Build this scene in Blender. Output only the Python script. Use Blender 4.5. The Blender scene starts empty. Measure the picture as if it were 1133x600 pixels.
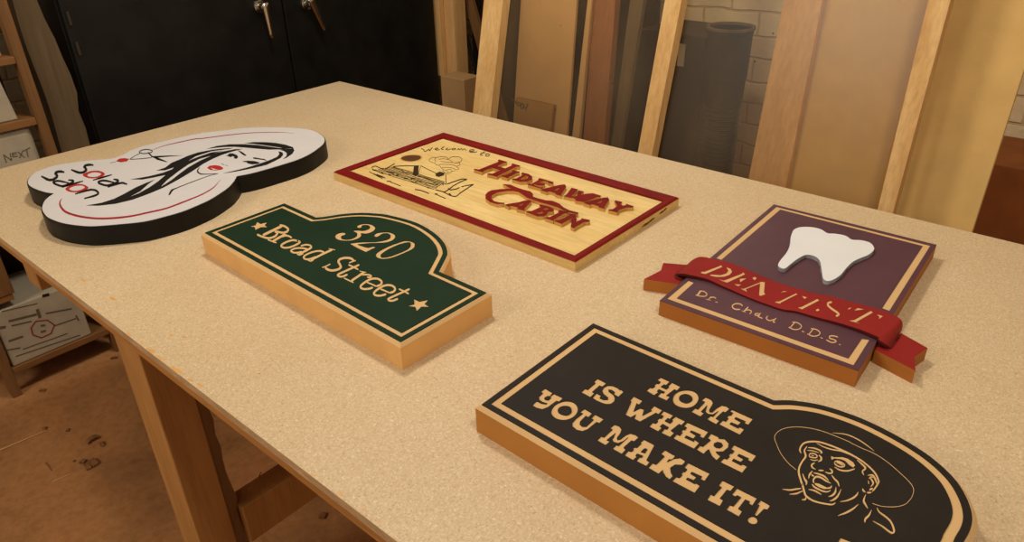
import bpy, bmesh, math, random
from mathutils import Vector, Matrix
from mathutils.geometry import tessellate_polygon
random.seed(7)
SC = bpy.context.scene
COL = SC.collection

# ------------------------------------------------------------------ camera
TZ = 0.86                                   # height of the bench top
F_PX, PITCH, ROLL = 809.08, 0.503347, -0.0248136
CX, CY = 566.5, 300.0
CAMP = Vector((2.14370, -0.33254, TZ + 0.64181))
U = (0.75208083, -0.65907088)
V = (0.65907088, 0.75208083)

def w3(a, b, c):
    return Vector((a * U[0] + b * U[1], a * V[0] + b * V[1], c))
R0 = w3(1, 0, 0); U0 = w3(0, math.sin(PITCH), math.cos(PITCH)); FW = w3(0, math.cos(PITCH), -math.sin(PITCH))
cr, sr = math.cos(ROLL), math.sin(ROLL)
RT = R0 * cr + U0 * sr
UP = U0 * cr - R0 * sr
cam = bpy.data.cameras.new('camera')
cam.sensor_width = 36.0
cam.lens = F_PX / 1133 * 36
cam.clip_start = 0.02
camo = bpy.data.objects.new('camera', cam)
COL.objects.link(camo)
m = Matrix((RT, UP, -FW)).transposed().to_4x4()
m.translation = CAMP
camo.matrix_world = m
SC.camera = camo

# ------------------------------------------------------------------ light
SC.view_settings.view_transform = 'Standard'
SC.view_settings.look = 'None'
SC.view_settings.gamma = 1.0
SC.view_settings.use_curve_mapping = False
SC.view_settings.exposure = 0.0
wd = bpy.data.worlds.new('world'); SC.world = wd; wd.use_nodes = True
wd.node_tree.nodes['Background'].inputs[0].default_value = (1.0, 0.86, 0.70, 1)
wd.node_tree.nodes['Background'].inputs[1].default_value = 0.30

def area(name, loc, target, size, power, color):
    l = bpy.data.lights.new(name, 'AREA'); l.shape = 'DISK'; l.size = size; l.energy = power; l.color = color
    o = bpy.data.objects.new(name, l); COL.objects.link(o); o.location = loc
    o.rotation_euler = (Vector(target) - Vector(loc)).to_track_quat('-Z', 'Y').to_euler()
    return o
WARM = (1.0, 0.975, 0.91)
area('lamp_or_fill', (0.75, 0.75, TZ + 1.85), (1.0, 0.9, TZ), 0.3, 21, WARM)
area('lamp_or_fill', (2.5, -0.1, TZ + 1.75), (1.6, 1.6, TZ - .1), 0.35, 14, WARM)  # added fill that brightens the right side and the back wall
area('lamp_or_fill', (0.6, -1.9, TZ + 1.4), (1.2, 0.9, TZ - .3), 0.9, 23, WARM)  # added broad fill for front faces and floor, not an actual lamp

# ------------------------------------------------------------------ pixel -> place
def ray(px, py):
    x = (px - CX) / F_PX; y = -(py - CY) / F_PX
    return (FW + RT * x + UP * y)

def at(p, h=0.0):
    """point of the photograph lying at height h above the bench top"""
    d = ray(*p); t = (TZ + h - CAMP.z) / d.z
    return CAMP + d * t

def on_x(p, x):
    d = ray(*p); return CAMP + d * ((x - CAMP.x) / d.x)

def on_y(p, y):
    d = ray(*p); return CAMP + d * ((y - CAMP.y) / d.y)

def on_lean(p, yb, k):
    d = ray(*p); t = (yb + k * (CAMP.z - TZ) - CAMP.y) / (d.y - k * d.z)
    return CAMP + d * t

# crops used while measuring the photograph: origin and scale
CR = dict(
    c1=(580, 405, 8), c2=(700, 405, 8), c3=(640, 440, 8), c4=(740, 450, 8), c5=(580, 420, 8), c6=(740, 525, 8), c7=(700, 500, 5.665),
    f1=(850, 460, 8.57), f2=(850, 520, 7.081), f3=(880, 480, 10), f4=(880, 530, 10), f5=(910, 470, 4.615), f7=(933, 500, 5.665),
    g1=(215, 240, 9.233), g2=(270, 215, 9.233), g3=(360, 225, 8), g4=(290, 250, 10), g5=(350, 280, 10), g6=(410, 290, 8),
    g8=(440, 250, 7.5),
    h0=(360, 140, 8), h1=(515, 165, 10), h2=(600, 185, 10), h3=(525, 200, 8.093), hw=(440, 145, 9.233), hc=(405, 165, 10.91),
    hd=(460, 165, 10.91), h8=(620, 200, 5.714),
    d1=(705, 280, 8), d2=(840, 215, 5.22), d3=(760, 275, 8), d4=(850, 300, 7.5), d5=(760, 310, 10.91), d6=(840, 335, 9.233),
    d7=(920, 340, 6.667),
    s1=(20, 170, 8), s2=(110, 135, 8), s3=(90, 170, 8), s4=(200, 145, 8), s5=(240, 130, 8), s6=(200, 150, 12), s7=(240, 150, 13.33),
    s8=(170, 180, 7.5), s0=(0, 240, 7.056), px=(0, 0, 1),
    n1=(0, 0, 3.155), n2=(0, 260, 3.16), n3=(470, 0, 4.0), n4=(560, 0, 3.333), n5=(720, 0, 2.727), n6=(860, 0, 2.143), n7=(0, 430, 3.53))

def q(crop, *nums, off=(0, 0)):
    """points measured in a crop -> photograph pixels"""
    ox, oy, s = CR[crop]
    return [(ox + (nums[i] + off[0]) / s, oy + (nums[i + 1] + off[1]) / s) for i in range(0, len(nums), 2)]

# ------------------------------------------------------------------ 2D helpers
def crom(pts, n=6, closed=False):
    out = []; N = len(pts)
    if N < 3 and not closed:
        return list(pts)
    rng = N if closed else N - 1
    for i in range(rng):
        if closed:
            p0, p1, p2, p3 = pts[i - 1], pts[i], pts[(i + 1) % N], pts[(i + 2) % N]
        else:
            p1, p2 = pts[i], pts[i + 1]
            p0 = pts[i - 1] if i else tuple(2 * a - b for a, b in zip(p1, p2))
            p3 = pts[i + 2] if i + 2 < N else tuple(2 * a - b for a, b in zip(p2, p1))
        for k in range(n):
            t = k / n
            out.append(tuple(0.5 * (2 * b + (c - a) * t + (2 * a - 5 * b + 4 * c - d) * t * t + (3 * b - a - 3 * c + d) * t ** 3)
                             for a, b, c, d in zip(p0, p1, p2, p3)))
    if not closed:
        out.append(pts[-1])
    return out

def area2(l):
    return 0.5 * sum(l[i - 1][0] * l[i][1] - l[i][0] * l[i - 1][1] for i in range(len(l)))

def offset(loop, d):
    """grow (d>0) or shrink a closed counter-clockwise outline, mitred"""
    l = [Vector((p[0], p[1])) for p in loop]
    if area2(l) < 0: l.reverse()
    N = len(l); out = []
    for i in range(N):
        a = (l[i] - l[i - 1]).normalized(); b = (l[(i + 1) % N] - l[i]).normalized()
        na = Vector((a.y, -a.x)); nb = Vector((b.y, -b.x))
        s = (na + nb); s.normalize(); c = max(0.35, s.dot(na))
        out.append(l[i] + s * (d / c))
    return [(p.x, p.y) for p in out]

def dedupe(l, e=1e-6):
    out = []
    for p in l:
        if not out or (abs(p[0] - out[-1][0]) + abs(p[1] - out[-1][1])) > e: out.append(p)
    if len(out) > 2 and (abs(out[0][0] - out[-1][0]) + abs(out[0][1] - out[-1][1])) < e: out.pop()
    return out

# ------------------------------------------------------------------ mesh helpers
def setprops(o, label=None, cat=None, group=None, kind=None):
    if label: o['label'] = label
    if cat: o['category'] = cat
    if group: o['group'] = group
    if kind: o['kind'] = kind
    return o

def thing(name, label, cat, loc, group=None):
    o = bpy.data.objects.new(name, None); o.empty_display_size = 0.05; COL.objects.link(o)
    o.location = loc
    return setprops(o, label, cat, group)

def root_of(o):
    l = Vector((0, 0, 0))
    while o is not None:
        l += Vector(o.location); o = o.parent
    return l

def mk(name, verts, faces, mat, parent=None, smooth=False, bevel=0, base=None, label=None, mats=None, fmat=None):
    """world-space verts -> one mesh object under parent"""
    r = root_of(parent) if parent else Vector((0, 0, 0))
    if parent is None or base is not None:
        if base is None:
            xs = [v[0] for v in verts]; ys = [v[1] for v in verts]; zs = [v[2] for v in verts]
            base = ((min(xs) + max(xs)) / 2, (min(ys) + max(ys)) / 2, min(zs))
        loc = Vector(base) - r
    else:
        loc = Vector((0, 0, 0))
    o0 = r + loc
    me = bpy.data.meshes.new(name)
    me.from_pydata([tuple(Vector(v) - o0) for v in verts], [], faces)
    bm = bmesh.new(); bm.from_mesh(me)
    bmesh.ops.recalc_face_normals(bm, faces=bm.faces)
    bm.to_mesh(me); bm.free()
    for mm in (mats or [mat]): me.materials.append(mm)
    if fmat:
        for p, i in zip(me.polygons, fmat): p.material_index = i
    if smooth:
        for p in me.polygons: p.use_smooth = True
    o = bpy.data.objects.new(name, me); COL.objects.link(o)
    o.location = loc
    if parent: o.parent = parent
    if bevel:
        md = o.modifiers.new('bevel', 'BEVEL'); md.width = bevel; md.segments = 2; md.limit_method = 'ANGLE'; md.angle_limit = 0.7
    if label: o['label'] = label
    return o

def prism(loops, z0, z1, V_=None, F_=None):
    """extruded outline with holes; loops in world xy, z absolute"""
    V_ = [] if V_ is None else V_; F_ = [] if F_ is None else F_
    loops = [dedupe([(p[0], p[1]) for p in l]) for l in loops]
    tris = tessellate_polygon([[Vector((x, y, 0)) for x, y in l] for l in loops])
    flat = [p for l in loops for p in l]; n = len(flat); b = len(V_)
    V_ += [(x, y, z0) for x, y in flat] + [(x, y, z1) for x, y in flat]
    for t in tris:
        F_.append((b + t[0], b + t[1], b + t[2])); F_.append((b + n + t[2], b + n + t[1], b + n + t[0]))
    s = 0
    for l in loops:
        k = len(l)
        for i in range(k):
            j = (i + 1) % k
            F_.append((b + s + i, b + s + j, b + n + s + j, b + n + s + i))
        s += k
    return V_, F_

def wl(pts, h):
    return [tuple(at(p, h)[:2]) for p in pts]

def flat(name, loops_px, h0, h1, mat, parent, h=None, label=None, base=None):
    """outline(s) traced at height h (default h1), standing between heights h0 and h1"""
    h = h1 if h is None else h
    Vs, Fs = prism([wl(l, h) for l in loops_px], TZ + h0, TZ + h1)
    return mk(name, Vs, Fs, mat, parent, label=label, base=base)

def squar(pts):
    out = [pts[0]]
    for i in range(1, len(pts) - 1):
        a, b, c = pts[i - 1], pts[i], pts[i + 1]
        for o_, t in ((a, .22), (c, .22)):
            out.append(tuple(b[k] + (o_[k] - b[k]) * t for k in range(3)))
    out.append(pts[-1]); return out

def strokes(name, lst, h0, h1, mat, parent, hfun=None, label=None, nseg=5, round_=True, square=False):
    """lst of (points px, width px or list) -> thin strips, one mesh"""
    Vs, Fs = [], []
    for si, (pts, w) in enumerate(lst):
        zst = si * 2.0e-5
        ws = list(w) if isinstance(w, (list, tuple)) else [w] * len(pts)
        if len(ws) != len(pts):
            ws = [ws[0] + (ws[-1] - ws[0]) * i / (len(pts) - 1) for i in range(len(pts))]
        pp = crom([(p[0], p[1], ww) for p, ww in zip(pts, ws)], nseg) if not square else squar([(p[0], p[1], ww) for p, ww in zip(pts, ws)])
        if len(pp) < 2: continue
        L, Rr = [], []
        for i, p in enumerate(pp):
            a = pp[max(0, i - 1)]; b = pp[min(len(pp) - 1, i + 1)]
            dx, dy = b[0] - a[0], b[1] - a[1]; m_ = math.hypot(dx, dy) or 1
            nx, ny = -dy / m_, dx / m_; hw = max(p[2], 0.05) / 2
            if round_ and (i == 0 or i == len(pp) - 1): hw *= 0.6
            L.append((p[0] + nx * hw, p[1] + ny * hw)); Rr.append((p[0] - nx * hw, p[1] - ny * hw))
        b = len(Vs); n = len(pp)
        for side in (L, Rr):
            for p in side:
                hh = hfun(p) if hfun else 0
                a_ = at(p, h1 + hh)
                Vs.append((a_.x, a_.y, TZ + h1 + hh + zst))
        for side in (L, Rr):
            for p in side:
                hh = hfun(p) if hfun else 0
                a_ = at(p, h1 + hh)
                Vs.append((a_.x, a_.y, TZ + h0 + hh))
        for i in range(n - 1):
            Fs.append((b + i, b + i + 1, b + n + i + 1, b + n + i))
            Fs.append((b + i, b + 2 * n + i, b + 2 * n + i + 1, b + i + 1))
            Fs.append((b + n + i, b + n + i + 1, b + 3 * n + i + 1, b + 3 * n + i))
        Fs.append((b, b + n, b + 3 * n, b + 2 * n)); Fs.append((b + n - 1, b + 3 * n - 1, b + 4 * n - 1, b + 2 * n - 1))
    o = mk(name, Vs, Fs, mat, parent, label=label)
    return o

def box(x0, x1, y0, y1, z0, z1):
    v = [(x, y, z) for z in (z0, z1) for y in (y0, y1) for x in (x0, x1)]
    f = [(0, 2, 3, 1), (4, 5, 7, 6), (0, 1, 5, 4), (2, 6, 7, 3), (0, 4, 6, 2), (1, 3, 7, 5)]
    return v, f

def bx(name, dims, mat, parent=None, bevel=0.0015, **k):
    v, f = box(*dims); return mk(name, v, f, mat, parent, bevel=bevel, **k)

def hexa(name, p8, mat, parent=None, bevel=0.0015, **k):
    f = [(0, 2, 3, 1), (4, 5, 7, 6), (0, 1, 5, 4), (2, 6, 7, 3), (0, 4, 6, 2), (1, 3, 7, 5)]
    return mk(name, p8, f, mat, parent, bevel=bevel, **k)

def cyl(p0, p1, r0, r1=None, n=24, V_=None, F_=None, cap=True):
    V_ = [] if V_ is None else V_; F_ = [] if F_ is None else F_
    r1 = r0 if r1 is None else r1
    p0, p1 = Vector(p0), Vector(p1); d = (p1 - p0).normalized()
    a = d.orthogonal().normalized(); b_ = d.cross(a); b = len(V_)
    for p, r in ((p0, r0), (p1, r1)):
        for i in range(n):
            t = 2 * math.pi * i / n; V_.append(tuple(p + a * (r * math.cos(t)) + b_ * (r * math.sin(t))))
    for i in range(n):
        j = (i + 1) % n; F_.append((b + i, b + j, b + n + j, b + n + i))
    if cap:
        F_.append(tuple(b + i for i in range(n - 1, -1, -1))); F_.append(tuple(b + n + i for i in range(n)))
    return V_, F_

# ------------------------------------------------------------------ materials
def lin(c):
    return tuple(((x / 255) / 12.92 if x / 255 <= 0.04045 else ((x / 255 + 0.055) / 1.055) ** 2.4) for x in c) + (1,)

def nmat(name, rough=0.6, spec=0.4):
    mt = bpy.data.materials.new(name); mt.use_nodes = True
    nt = mt.node_tree; b = nt.nodes['Principled BSDF']
    b.inputs['Roughness'].default_value = rough
    b.inputs['Specular IOR Level'].default_value = spec
    return mt, nt, b

def noise(nt, scale, detail=3, rough=0.55, sc=(1, 1, 1), loc=(0, 0, 0), dist=0.0):
    tc = nt.nodes.new('ShaderNodeTexCoord'); mp = nt.nodes.new('ShaderNodeMapping')
    mp.inputs['Scale'].default_value = sc; mp.inputs['Location'].default_value = loc
    nt.links.new(tc.outputs['Object'], mp.inputs['Vector'])
    n = nt.nodes.new('ShaderNodeTexNoise'); n.inputs['Scale'].default_value = scale
    n.inputs['Detail'].default_value = detail; n.inputs['Roughness'].default_value = rough
    n.inputs['Distortion'].default_value = dist
    nt.links.new(mp.outputs['Vector'], n.inputs['Vector'])
    return n, mp

def ramp(nt, src, stops):
    r = nt.nodes.new('ShaderNodeValToRGB'); cr_ = r.color_ramp
    while len(cr_.elements) < len(stops): cr_.elements.new(0.5)
    for e, (p, c) in zip(cr_.elements, stops): e.position = p; e.color = c
    nt.links.new(src, r.inputs['Fac']); return r

def bump(nt, b, src, strength=0.2, dist=0.001):
    bp = nt.nodes.new('ShaderNodeBump'); bp.inputs['Strength'].default_value = strength; bp.inputs['Distance'].default_value = dist
    nt.links.new(src, bp.inputs['Height']); nt.links.new(bp.outputs['Normal'], b.inputs['Normal'])

def mixc(nt, fac, a, b_, mode='MIX'):
    mx = nt.nodes.new('ShaderNodeMix'); mx.data_type = 'RGBA'; mx.blend_type = mode
    for sock, v in ((mx.inputs[0], fac), (mx.inputs[6], a), (mx.inputs[7], b_)):
        if hasattr(v, 'is_linked') or isinstance(v, bpy.types.NodeSocket): nt.links.new(v, sock)
        else: sock.default_value = v
    return mx.outputs[2]

def paint(name, c, rough=0.5, spec=0.4, var=0.12, bscale=300, bstr=0.05):
    mt, nt, b = nmat(name, rough, spec)
    n, _ = noise(nt, 14, 4)
    c0 = lin(c); d = tuple(x * (1 - var) for x in c0[:3]) + (1,); e = tuple(min(1, x * (1 + var)) for x in c0[:3]) + (1,)
    r = ramp(nt, n.outputs['Fac'], [(0.3, d), (0.7, e)]); nt.links.new(r.outputs[0], b.inputs['Base Color'])
    n2, _ = noise(nt, bscale, 3); bump(nt, b, n2.outputs['Fac'], bstr, 0.0006)
    return mt

def wood(name, c1, c2, axis='z', scale=18, rough=0.6, knots=False, stretch=0.07, loc=(0, 0, 0), spec=0.3):
    mt, nt, b = nmat(name, rough, spec)
    sc = [1, 1, 1]; sc['xyz'.index(axis)] = stretch
    n, _ = noise(nt, scale, 4, 0.6, tuple(sc), loc, 0.6)
    n2, _ = noise(nt, scale * 9, 3, 0.7, tuple(sc), loc)
    r = ramp(nt, n.outputs['Fac'], [(0.25, lin(c2)), (0.5, lin([(a + b_) / 2 for a, b_ in zip(c1, c2)])), (0.72, lin(c1))])
    r2 = ramp(nt, n2.outputs['Fac'], [(0.35, (0.80, 0.78, 0.76, 1)), (0.6, (1, 1, 1, 1))])
    out = mixc(nt, 0.8, r.outputs[0], r2.outputs[0], 'MULTIPLY')
    nt.links.new(out, b.inputs['Base Color'])
    bump(nt, b, n2.outputs['Fac'], 0.15, 0.0008)
    return mt

def particle(name, tone=1.0):
    mt, nt, b = nmat(name, 0.55, 0.35)
    tc = nt.nodes.new('ShaderNodeTexCoord')
    def vor(scale, stretch, rot):
        mp = nt.nodes.new('ShaderNodeMapping'); mp.inputs['Scale'].default_value = stretch; mp.inputs['Rotation'].default_value = (0, 0, rot)
        nn = nt.nodes.new('ShaderNodeTexNoise'); nn.inputs['Scale'].default_value = 120
        nt.links.new(tc.outputs['Object'], nn.inputs['Vector'])
        add = nt.nodes.new('ShaderNodeVectorMath'); add.operation = 'MULTIPLY_ADD'
        nt.links.new(nn.outputs['Color'], add.inputs[0]); add.inputs[1].default_value = (0.006, 0.006, 0.006)
        nt.links.new(tc.outputs['Object'], add.inputs[2]); nt.links.new(add.outputs[0], mp.inputs['Vector'])
        v = nt.nodes.new('ShaderNodeTexVoronoi'); v.inputs['Scale'].default_value = scale
        nt.links.new(mp.outputs['Vector'], v.inputs['Vector'])
        s = nt.nodes.new('ShaderNodeSeparateColor'); nt.links.new(v.outputs['Color'], s.inputs[0]); return s.outputs[0]
    def T(c): return lin([min(255, x * tone) for x in c])
    a = vor(620, (1, 0.55, 1), 0.4); c = vor(800, (0.5, 1, 1), -0.3)
    ra = ramp(nt, a, [(0.0, T((186, 156, 116))), (0.3, T((204, 174, 132))), (0.7, T((212, 183, 141))), (1.0, T((226, 202, 164)))])
    rc = ramp(nt, c, [(0.0, T((150, 112, 74))), (0.07, T((196, 164, 121))), (0.93, T((209, 179, 136))), (1.0, T((238, 220, 184)))])
    o = mixc(nt, 0.5, ra.outputs[0], rc.outputs[0])
    n, _ = noise(nt, 3, 4)
    rn = ramp(nt, n.outputs['Fac'], [(0.3, (0.93, 0.90, 0.86, 1)), (0.7, (1, 1, 1, 1))])
    o = mixc(nt, 1.0, o, rn.outputs[0], 'MULTIPLY')
    nt.links.new(o, b.inputs['Base Color'])
    n3, _ = noise(nt, 260, 3); bump(nt, b, n3.outputs['Fac'], 0.12, 0.0006)
    return mt

def plain(name, c, rough=0.6, spec=0.3, metal=0.0):
    mt, nt, b = nmat(name, rough, spec)
    n, _ = noise(nt, 40, 3)
    c0 = lin(c); r = ramp(nt, n.outputs['Fac'], [(0.3, tuple(x * .94 for x in c0[:3]) + (1,)), (0.7, c0)])
    nt.links.new(r.outputs[0], b.inputs['Base Color']); b.inputs['Metallic'].default_value = metal
    return mt

M = {}
M['chip'] = particle('particle_board')
M['chip_edge'] = wood('particle_board_edge', (206, 168, 122), (172, 132, 90), 'x', 60, 0.8, stretch=0.3)
M['under'] = wood('underlayer_wood', (200, 138, 68), (160, 102, 46), 'x', 25)
M['mdf'] = paint('mdf_core', (208, 164, 108), 0.65, 0.25, 0.05, 500, 0.05)
M['mdf_side'] = paint('mdf_side', (226, 174, 106), 0.7, 0.2, 0.08, 500, 0.05)
M['mdf_dark'] = paint('mdf_side_brown', (188, 126, 58), 0.7, 0.2, 0.06, 500, 0.05)
M['mdf_brown'] = paint('mdf_side_deep_brown', (166, 102, 42), 0.7, 0.2, 0.06, 500, 0.05)
M['green'] = paint('green_paint', (19, 41, 20), 0.6, 0.15, 0.15)
M['black'] = paint('black_paint', (38, 31, 24), 0.6, 0.15, 0.12)
M['purple'] = paint('purple_paint', (82, 47, 54), 0.55, 0.3, 0.12)
M['ribbon'] = paint('ribbon_red_paint', (136, 26, 22), 0.6, 0.2, 0.10)
M['crimson'] = paint('dark_red_paint', (116, 12, 8), 0.6, 0.15, 0.2)
M['white'] = paint('white_paint', (204, 194, 185), 0.55, 0.25, 0.03)
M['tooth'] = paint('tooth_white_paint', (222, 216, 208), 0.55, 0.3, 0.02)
M['tooth_shade'] = paint('tooth_edge_shade', (150, 146, 140), 0.6, 0.2, 0.35, 200, 0.3)  # greyer copy of the tooth white, the edge's shadow painted in
M['edgeblack'] = paint('sign_edge_black', (22, 18, 13), 0.5, 0.2, 0.2)
M['inkred'] = paint('print_red', (150, 34, 44), 0.5, 0.3, 0.05)
M['lipred'] = paint('print_bright_red', (172, 40, 34), 0.5, 0.3, 0.05)
M['inkblack'] = paint('print_black', (28, 24, 18), 0.6, 0.15, 0.1)
M['pine'] = wood('pale_pine', (233, 200, 132), (216, 174, 100), 'x', 12, 0.5, stretch=0.12)
M['pine_side'] = wood('pine_edge', (218, 170, 92), (190, 138, 64), 'x', 20, 0.6)
M['burn'] = paint('burnt_line', (58, 42, 22), 0.8, 0.1, 0.2)
M['knot'] = paint('knot_brown', (86, 50, 20), 0.5, 0.3, 0.3)
M['halo'] = paint('knot_halo', (205, 158, 86), 0.5, 0.3, 0.08)
M['stud'] = wood('stud_pine', (226, 182, 118), (200, 148, 84), 'z', 14)
M['stud_dull'] = wood('stud_dull', (232, 184, 118), (206, 154, 92), 'z', 12)
M['plank'] = wood('shelf_plank', (142, 100, 56), (106, 70, 36), 'z', 16)
M['plank_y'] = wood('shelf_board', (160, 112, 62), (124, 80, 42), 'y', 16)
M['leg'] = wood('bench_leg_wood', (196, 142, 78), (160, 106, 52), 'z', 14)
M['rough'] = wood('rough_grey_plank', (120, 98, 68), (82, 64, 42), 'z', 10, 0.85)
M['stain'] = paint('glue_stain', (214, 152, 72), 0.35, 0.4, 0.15)
M['cab'] = paint('cabinet_black', (22, 20, 16), 0.4, 0.25, 0.4, 30, 0.12)
M['chrome'] = plain('chrome', (200, 190, 175), 0.18, 0.5, 1.0)
M['paper'] = paint('dusty_paper', (178, 162, 134), 0.8, 0.2, 0.1)
M['card'] = paint('cardboard', (176, 134, 86), 0.8, 0.2, 0.08)
M['ink'] = plain('marker_ink', (104, 90, 70), 0.8, 0.1)
M['hexred'] = plain('label_red', (150, 40, 34), 0.7, 0.2)
M['mdfboard'] = paint('leaning_mdf', (208, 166, 98), 0.7, 0.2, 0.06, 300, 0.1)
M['sheet_tan'] = paint('tan_sheet', (208, 166, 112), 0.7, 0.2, 0.05)
M['redwood'] = wood('reddish_plank', (176, 118, 76), (142, 88, 52), 'z', 10)
M['darkbox'] = paint('dark_cabinet', (46, 32, 19), 0.6, 0.2, 0.15)
M['brownboard'] = paint('dark_brown_panel', (150, 86, 40), 0.6, 0.25, 0.15)
M['hose'] = paint('hose_black', (48, 35, 22), 0.4, 0.5, 0.2)
M['shaving'] = wood('wood_shaving', (176, 124, 74), (120, 76, 40), 'x', 60)
M['ribbon_shade'] = paint('ribbon_shaded_red', (84, 20, 14), 0.6, 0.2, 0.15)  # darker copy of the ribbon red, shade of the undercut painted in

# floor
mt, nt, b = nmat('dusty_floor', 0.85, 0.15)
n, _ = noise(nt, 2.2, 6, 0.65, (1, 1, 1), (3, 1, 0), 0.4); n2, _ = noise(nt, 45, 4, 0.7)
r = ramp(nt, n.outputs['Fac'], [(0.3, lin((154, 106, 64))), (0.5, lin((188, 130, 78))), (0.75, lin((204, 136, 78)))])
r2 = ramp(nt, n2.outputs['Fac'], [(0.3, (0.75, 0.7, 0.66, 1)), (0.6, (1, 1, 1, 1))])
nt.links.new(mixc(nt, 0.8, r.outputs[0], r2.outputs[0], 'MULTIPLY'), b.inputs['Base Color']); bump(nt, b, n2.outputs['Fac'], 0.4, 0.003)
M['floor'] = mt

def brickmat(axis):
    mt, nt, b = nmat('painted_brick_' + axis, 0.8, 0.2)
    tc = nt.nodes.new('ShaderNodeTexCoord'); sp = nt.nodes.new('ShaderNodeSeparateXYZ'); cb = nt.nodes.new('ShaderNodeCombineXYZ')
    nt.links.new(tc.outputs['Object'], sp.inputs[0]); nt.links.new(sp.outputs['X' if axis == 'x' else 'Y'], cb.inputs[0]); nt.links.new(sp.outputs['Z'], cb.inputs[1])
    nn = nt.nodes.new('ShaderNodeTexNoise'); nn.inputs['Scale'].default_value = 6; nt.links.new(cb.outputs[0], nn.inputs['Vector'])
    ad = nt.nodes.new('ShaderNodeVectorMath'); ad.operation = 'MULTIPLY_ADD'; nt.links.new(nn.outputs['Color'], ad.inputs[0]); ad.inputs[1].default_value = (.03, .03, 0); nt.links.new(cb.outputs[0], ad.inputs[2])
    br = nt.nodes.new('ShaderNodeTexBrick'); nt.links.new(ad.outputs[0], br.inputs['Vector'])
    br.inputs['Scale'].default_value = 1; br.inputs['Brick Width'].default_value = 0.23; br.inputs['Row Height'].default_value = 0.085
    br.inputs['Mortar Size'].default_value = 0.006; br.inputs['Mortar Smooth'].default_value = 0.6
    br.inputs['Color1'].default_value = lin((255, 232, 186)); br.inputs['Color2'].default_value = lin((246, 216, 168)); br.inputs['Mortar'].default_value = lin((226, 192, 142))
    nt.links.new(br.outputs['Color'], b.inputs['Base Color'])
    n3, _ = noise(nt, 30, 4)
    sb = nt.nodes.new('ShaderNodeMath'); sb.operation = 'SUBTRACT'; nt.links.new(n3.outputs['Fac'], sb.inputs[0]); nt.links.new(br.outputs['Fac'], sb.inputs[1])
    bump(nt, b, sb.outputs[0], 0.6, 0.008)
    return mt
M['brick'] = brickmat('x'); M['brick_y'] = brickmat('y')

# dusty clear plastic sheet
mt = bpy.data.materials.new('dusty_clear_plastic'); mt.use_nodes = True; nt = mt.node_tree; nt.nodes.clear()
out = nt.nodes.new('ShaderNodeOutputMaterial'); tr = nt.nodes.new('ShaderNodeBsdfTransparent'); tr.inputs[0].default_value = (0.97, 0.94, 0.88, 1)
gl = nt.nodes.new('ShaderNodeBsdfGlossy'); gl.inputs['Roughness'].default_value = 0.32; gl.inputs[0].default_value = (1, 1, 1, 1)
df = nt.nodes.new('ShaderNodeBsdfDiffuse'); df.inputs[0].default_value = lin((190, 160, 118))
m1 = nt.nodes.new('ShaderNodeMixShader'); m2 = nt.nodes.new('ShaderNodeMixShader')
fr_ = nt.nodes.new('ShaderNodeFresnel'); fr_.inputs[0].default_value = 1.3
n, _ = noise(nt, 5, 4, 0.6, (1, 1, 0.4)); rr = ramp(nt, n.outputs['Fac'], [(0.35, (0.02,) * 3 + (1,)), (0.75, (0.09,) * 3 + (1,))])
vo = nt.nodes.new('ShaderNodeTexVoronoi'); vo.inputs['Scale'].default_value = 17
tcp = nt.nodes.new('ShaderNodeTexCoord'); nt.links.new(tcp.outputs['Object'], vo.inputs['Vector'])
lt = nt.nodes.new('ShaderNodeMath'); lt.operation = 'LESS_THAN'; lt.inputs[1].default_value = 0.035; nt.links.new(vo.outputs['Distance'], lt.inputs[0])
mxf = nt.nodes.new('ShaderNodeMath'); mxf.operation = 'MAXIMUM'; nt.links.new(rr.outputs[0], mxf.inputs[0]); nt.links.new(lt.outputs[0], mxf.inputs[1])
nt.links.new(mixc(nt, lt.outputs[0], lin((190, 160, 118)), lin((60, 40, 22))), df.inputs[0])
nt.links.new(mxf.outputs[0], m1.inputs[0]); nt.links.new(tr.outputs[0], m1.inputs[1]); nt.links.new(df.outputs[0], m1.inputs[2])
nt.links.new(fr_.outputs[0], m2.inputs[0]); nt.links.new(m1.outputs[0], m2.inputs[1]); nt.links.new(gl.outputs[0], m2.inputs[2])
nt.links.new(m2.outputs[0], out.inputs[0]); M['plastic'] = mt

# ------------------------------------------------------------------ room
def struct(name, dims, mat):
    o = bx(name, dims, mat, bevel=0); o['kind'] = 'structure'; return o
struct('floor', (-1.3, 4.2, -2.5, 2.6, -0.05, 0.0), M['floor'])
struct('wall_back', (-1.3, 4.2, 2.45, 2.6, 0.0, 2.9), M['brick'])
struct('wall_left', (-1.3, -1.15, -2.5, 2.45, 0.0, 2.9), M['brick_y'])

# ------------------------------------------------------------------ workbench
bench = thing('workbench', 'large workbench with a particle board top on wooden legs, carrying the signs', 'workbench', (1.25, 0.61, 0))
L_ = 2.75
v, f = box(0, L_, 0, 1.22, TZ - 0.015, TZ); tt = mk('tabletop', v, f, None, bench, bevel=0.001, mats=[M['chip'], M['chip_edge']], fmat=[0, 0, 1, 1, 1, 1])
bx('edge_strip', (0.001, L_ - .001, 0.0006, 0.004, TZ - 0.0149, TZ - .0008), M['chip_edge'], tt, bevel=0, label='rough brown edge of the board') if False else None
bx('underlayer', (0.002, L_ - .002, 0.001, 1.218, TZ - 0.030, TZ - 0.0152), M['under'], bench, bevel=0.001, label='darker brown wooden layer under the top')
def leg(x0, x1, y0, y1):
    bx('leg', (x0, x1, y0, y1, 0, TZ - 0.0305), M['leg'], bench, bevel=0.002)
leg(0.889, 0.985, 0.02, 0.09); leg(2.2, 2.296, 0.02, 0.09); leg(0.889, 0.985, 1.08, 1.15); leg(2.2, 2.296, 1.08, 1.15)
v, f = [], []
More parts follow.
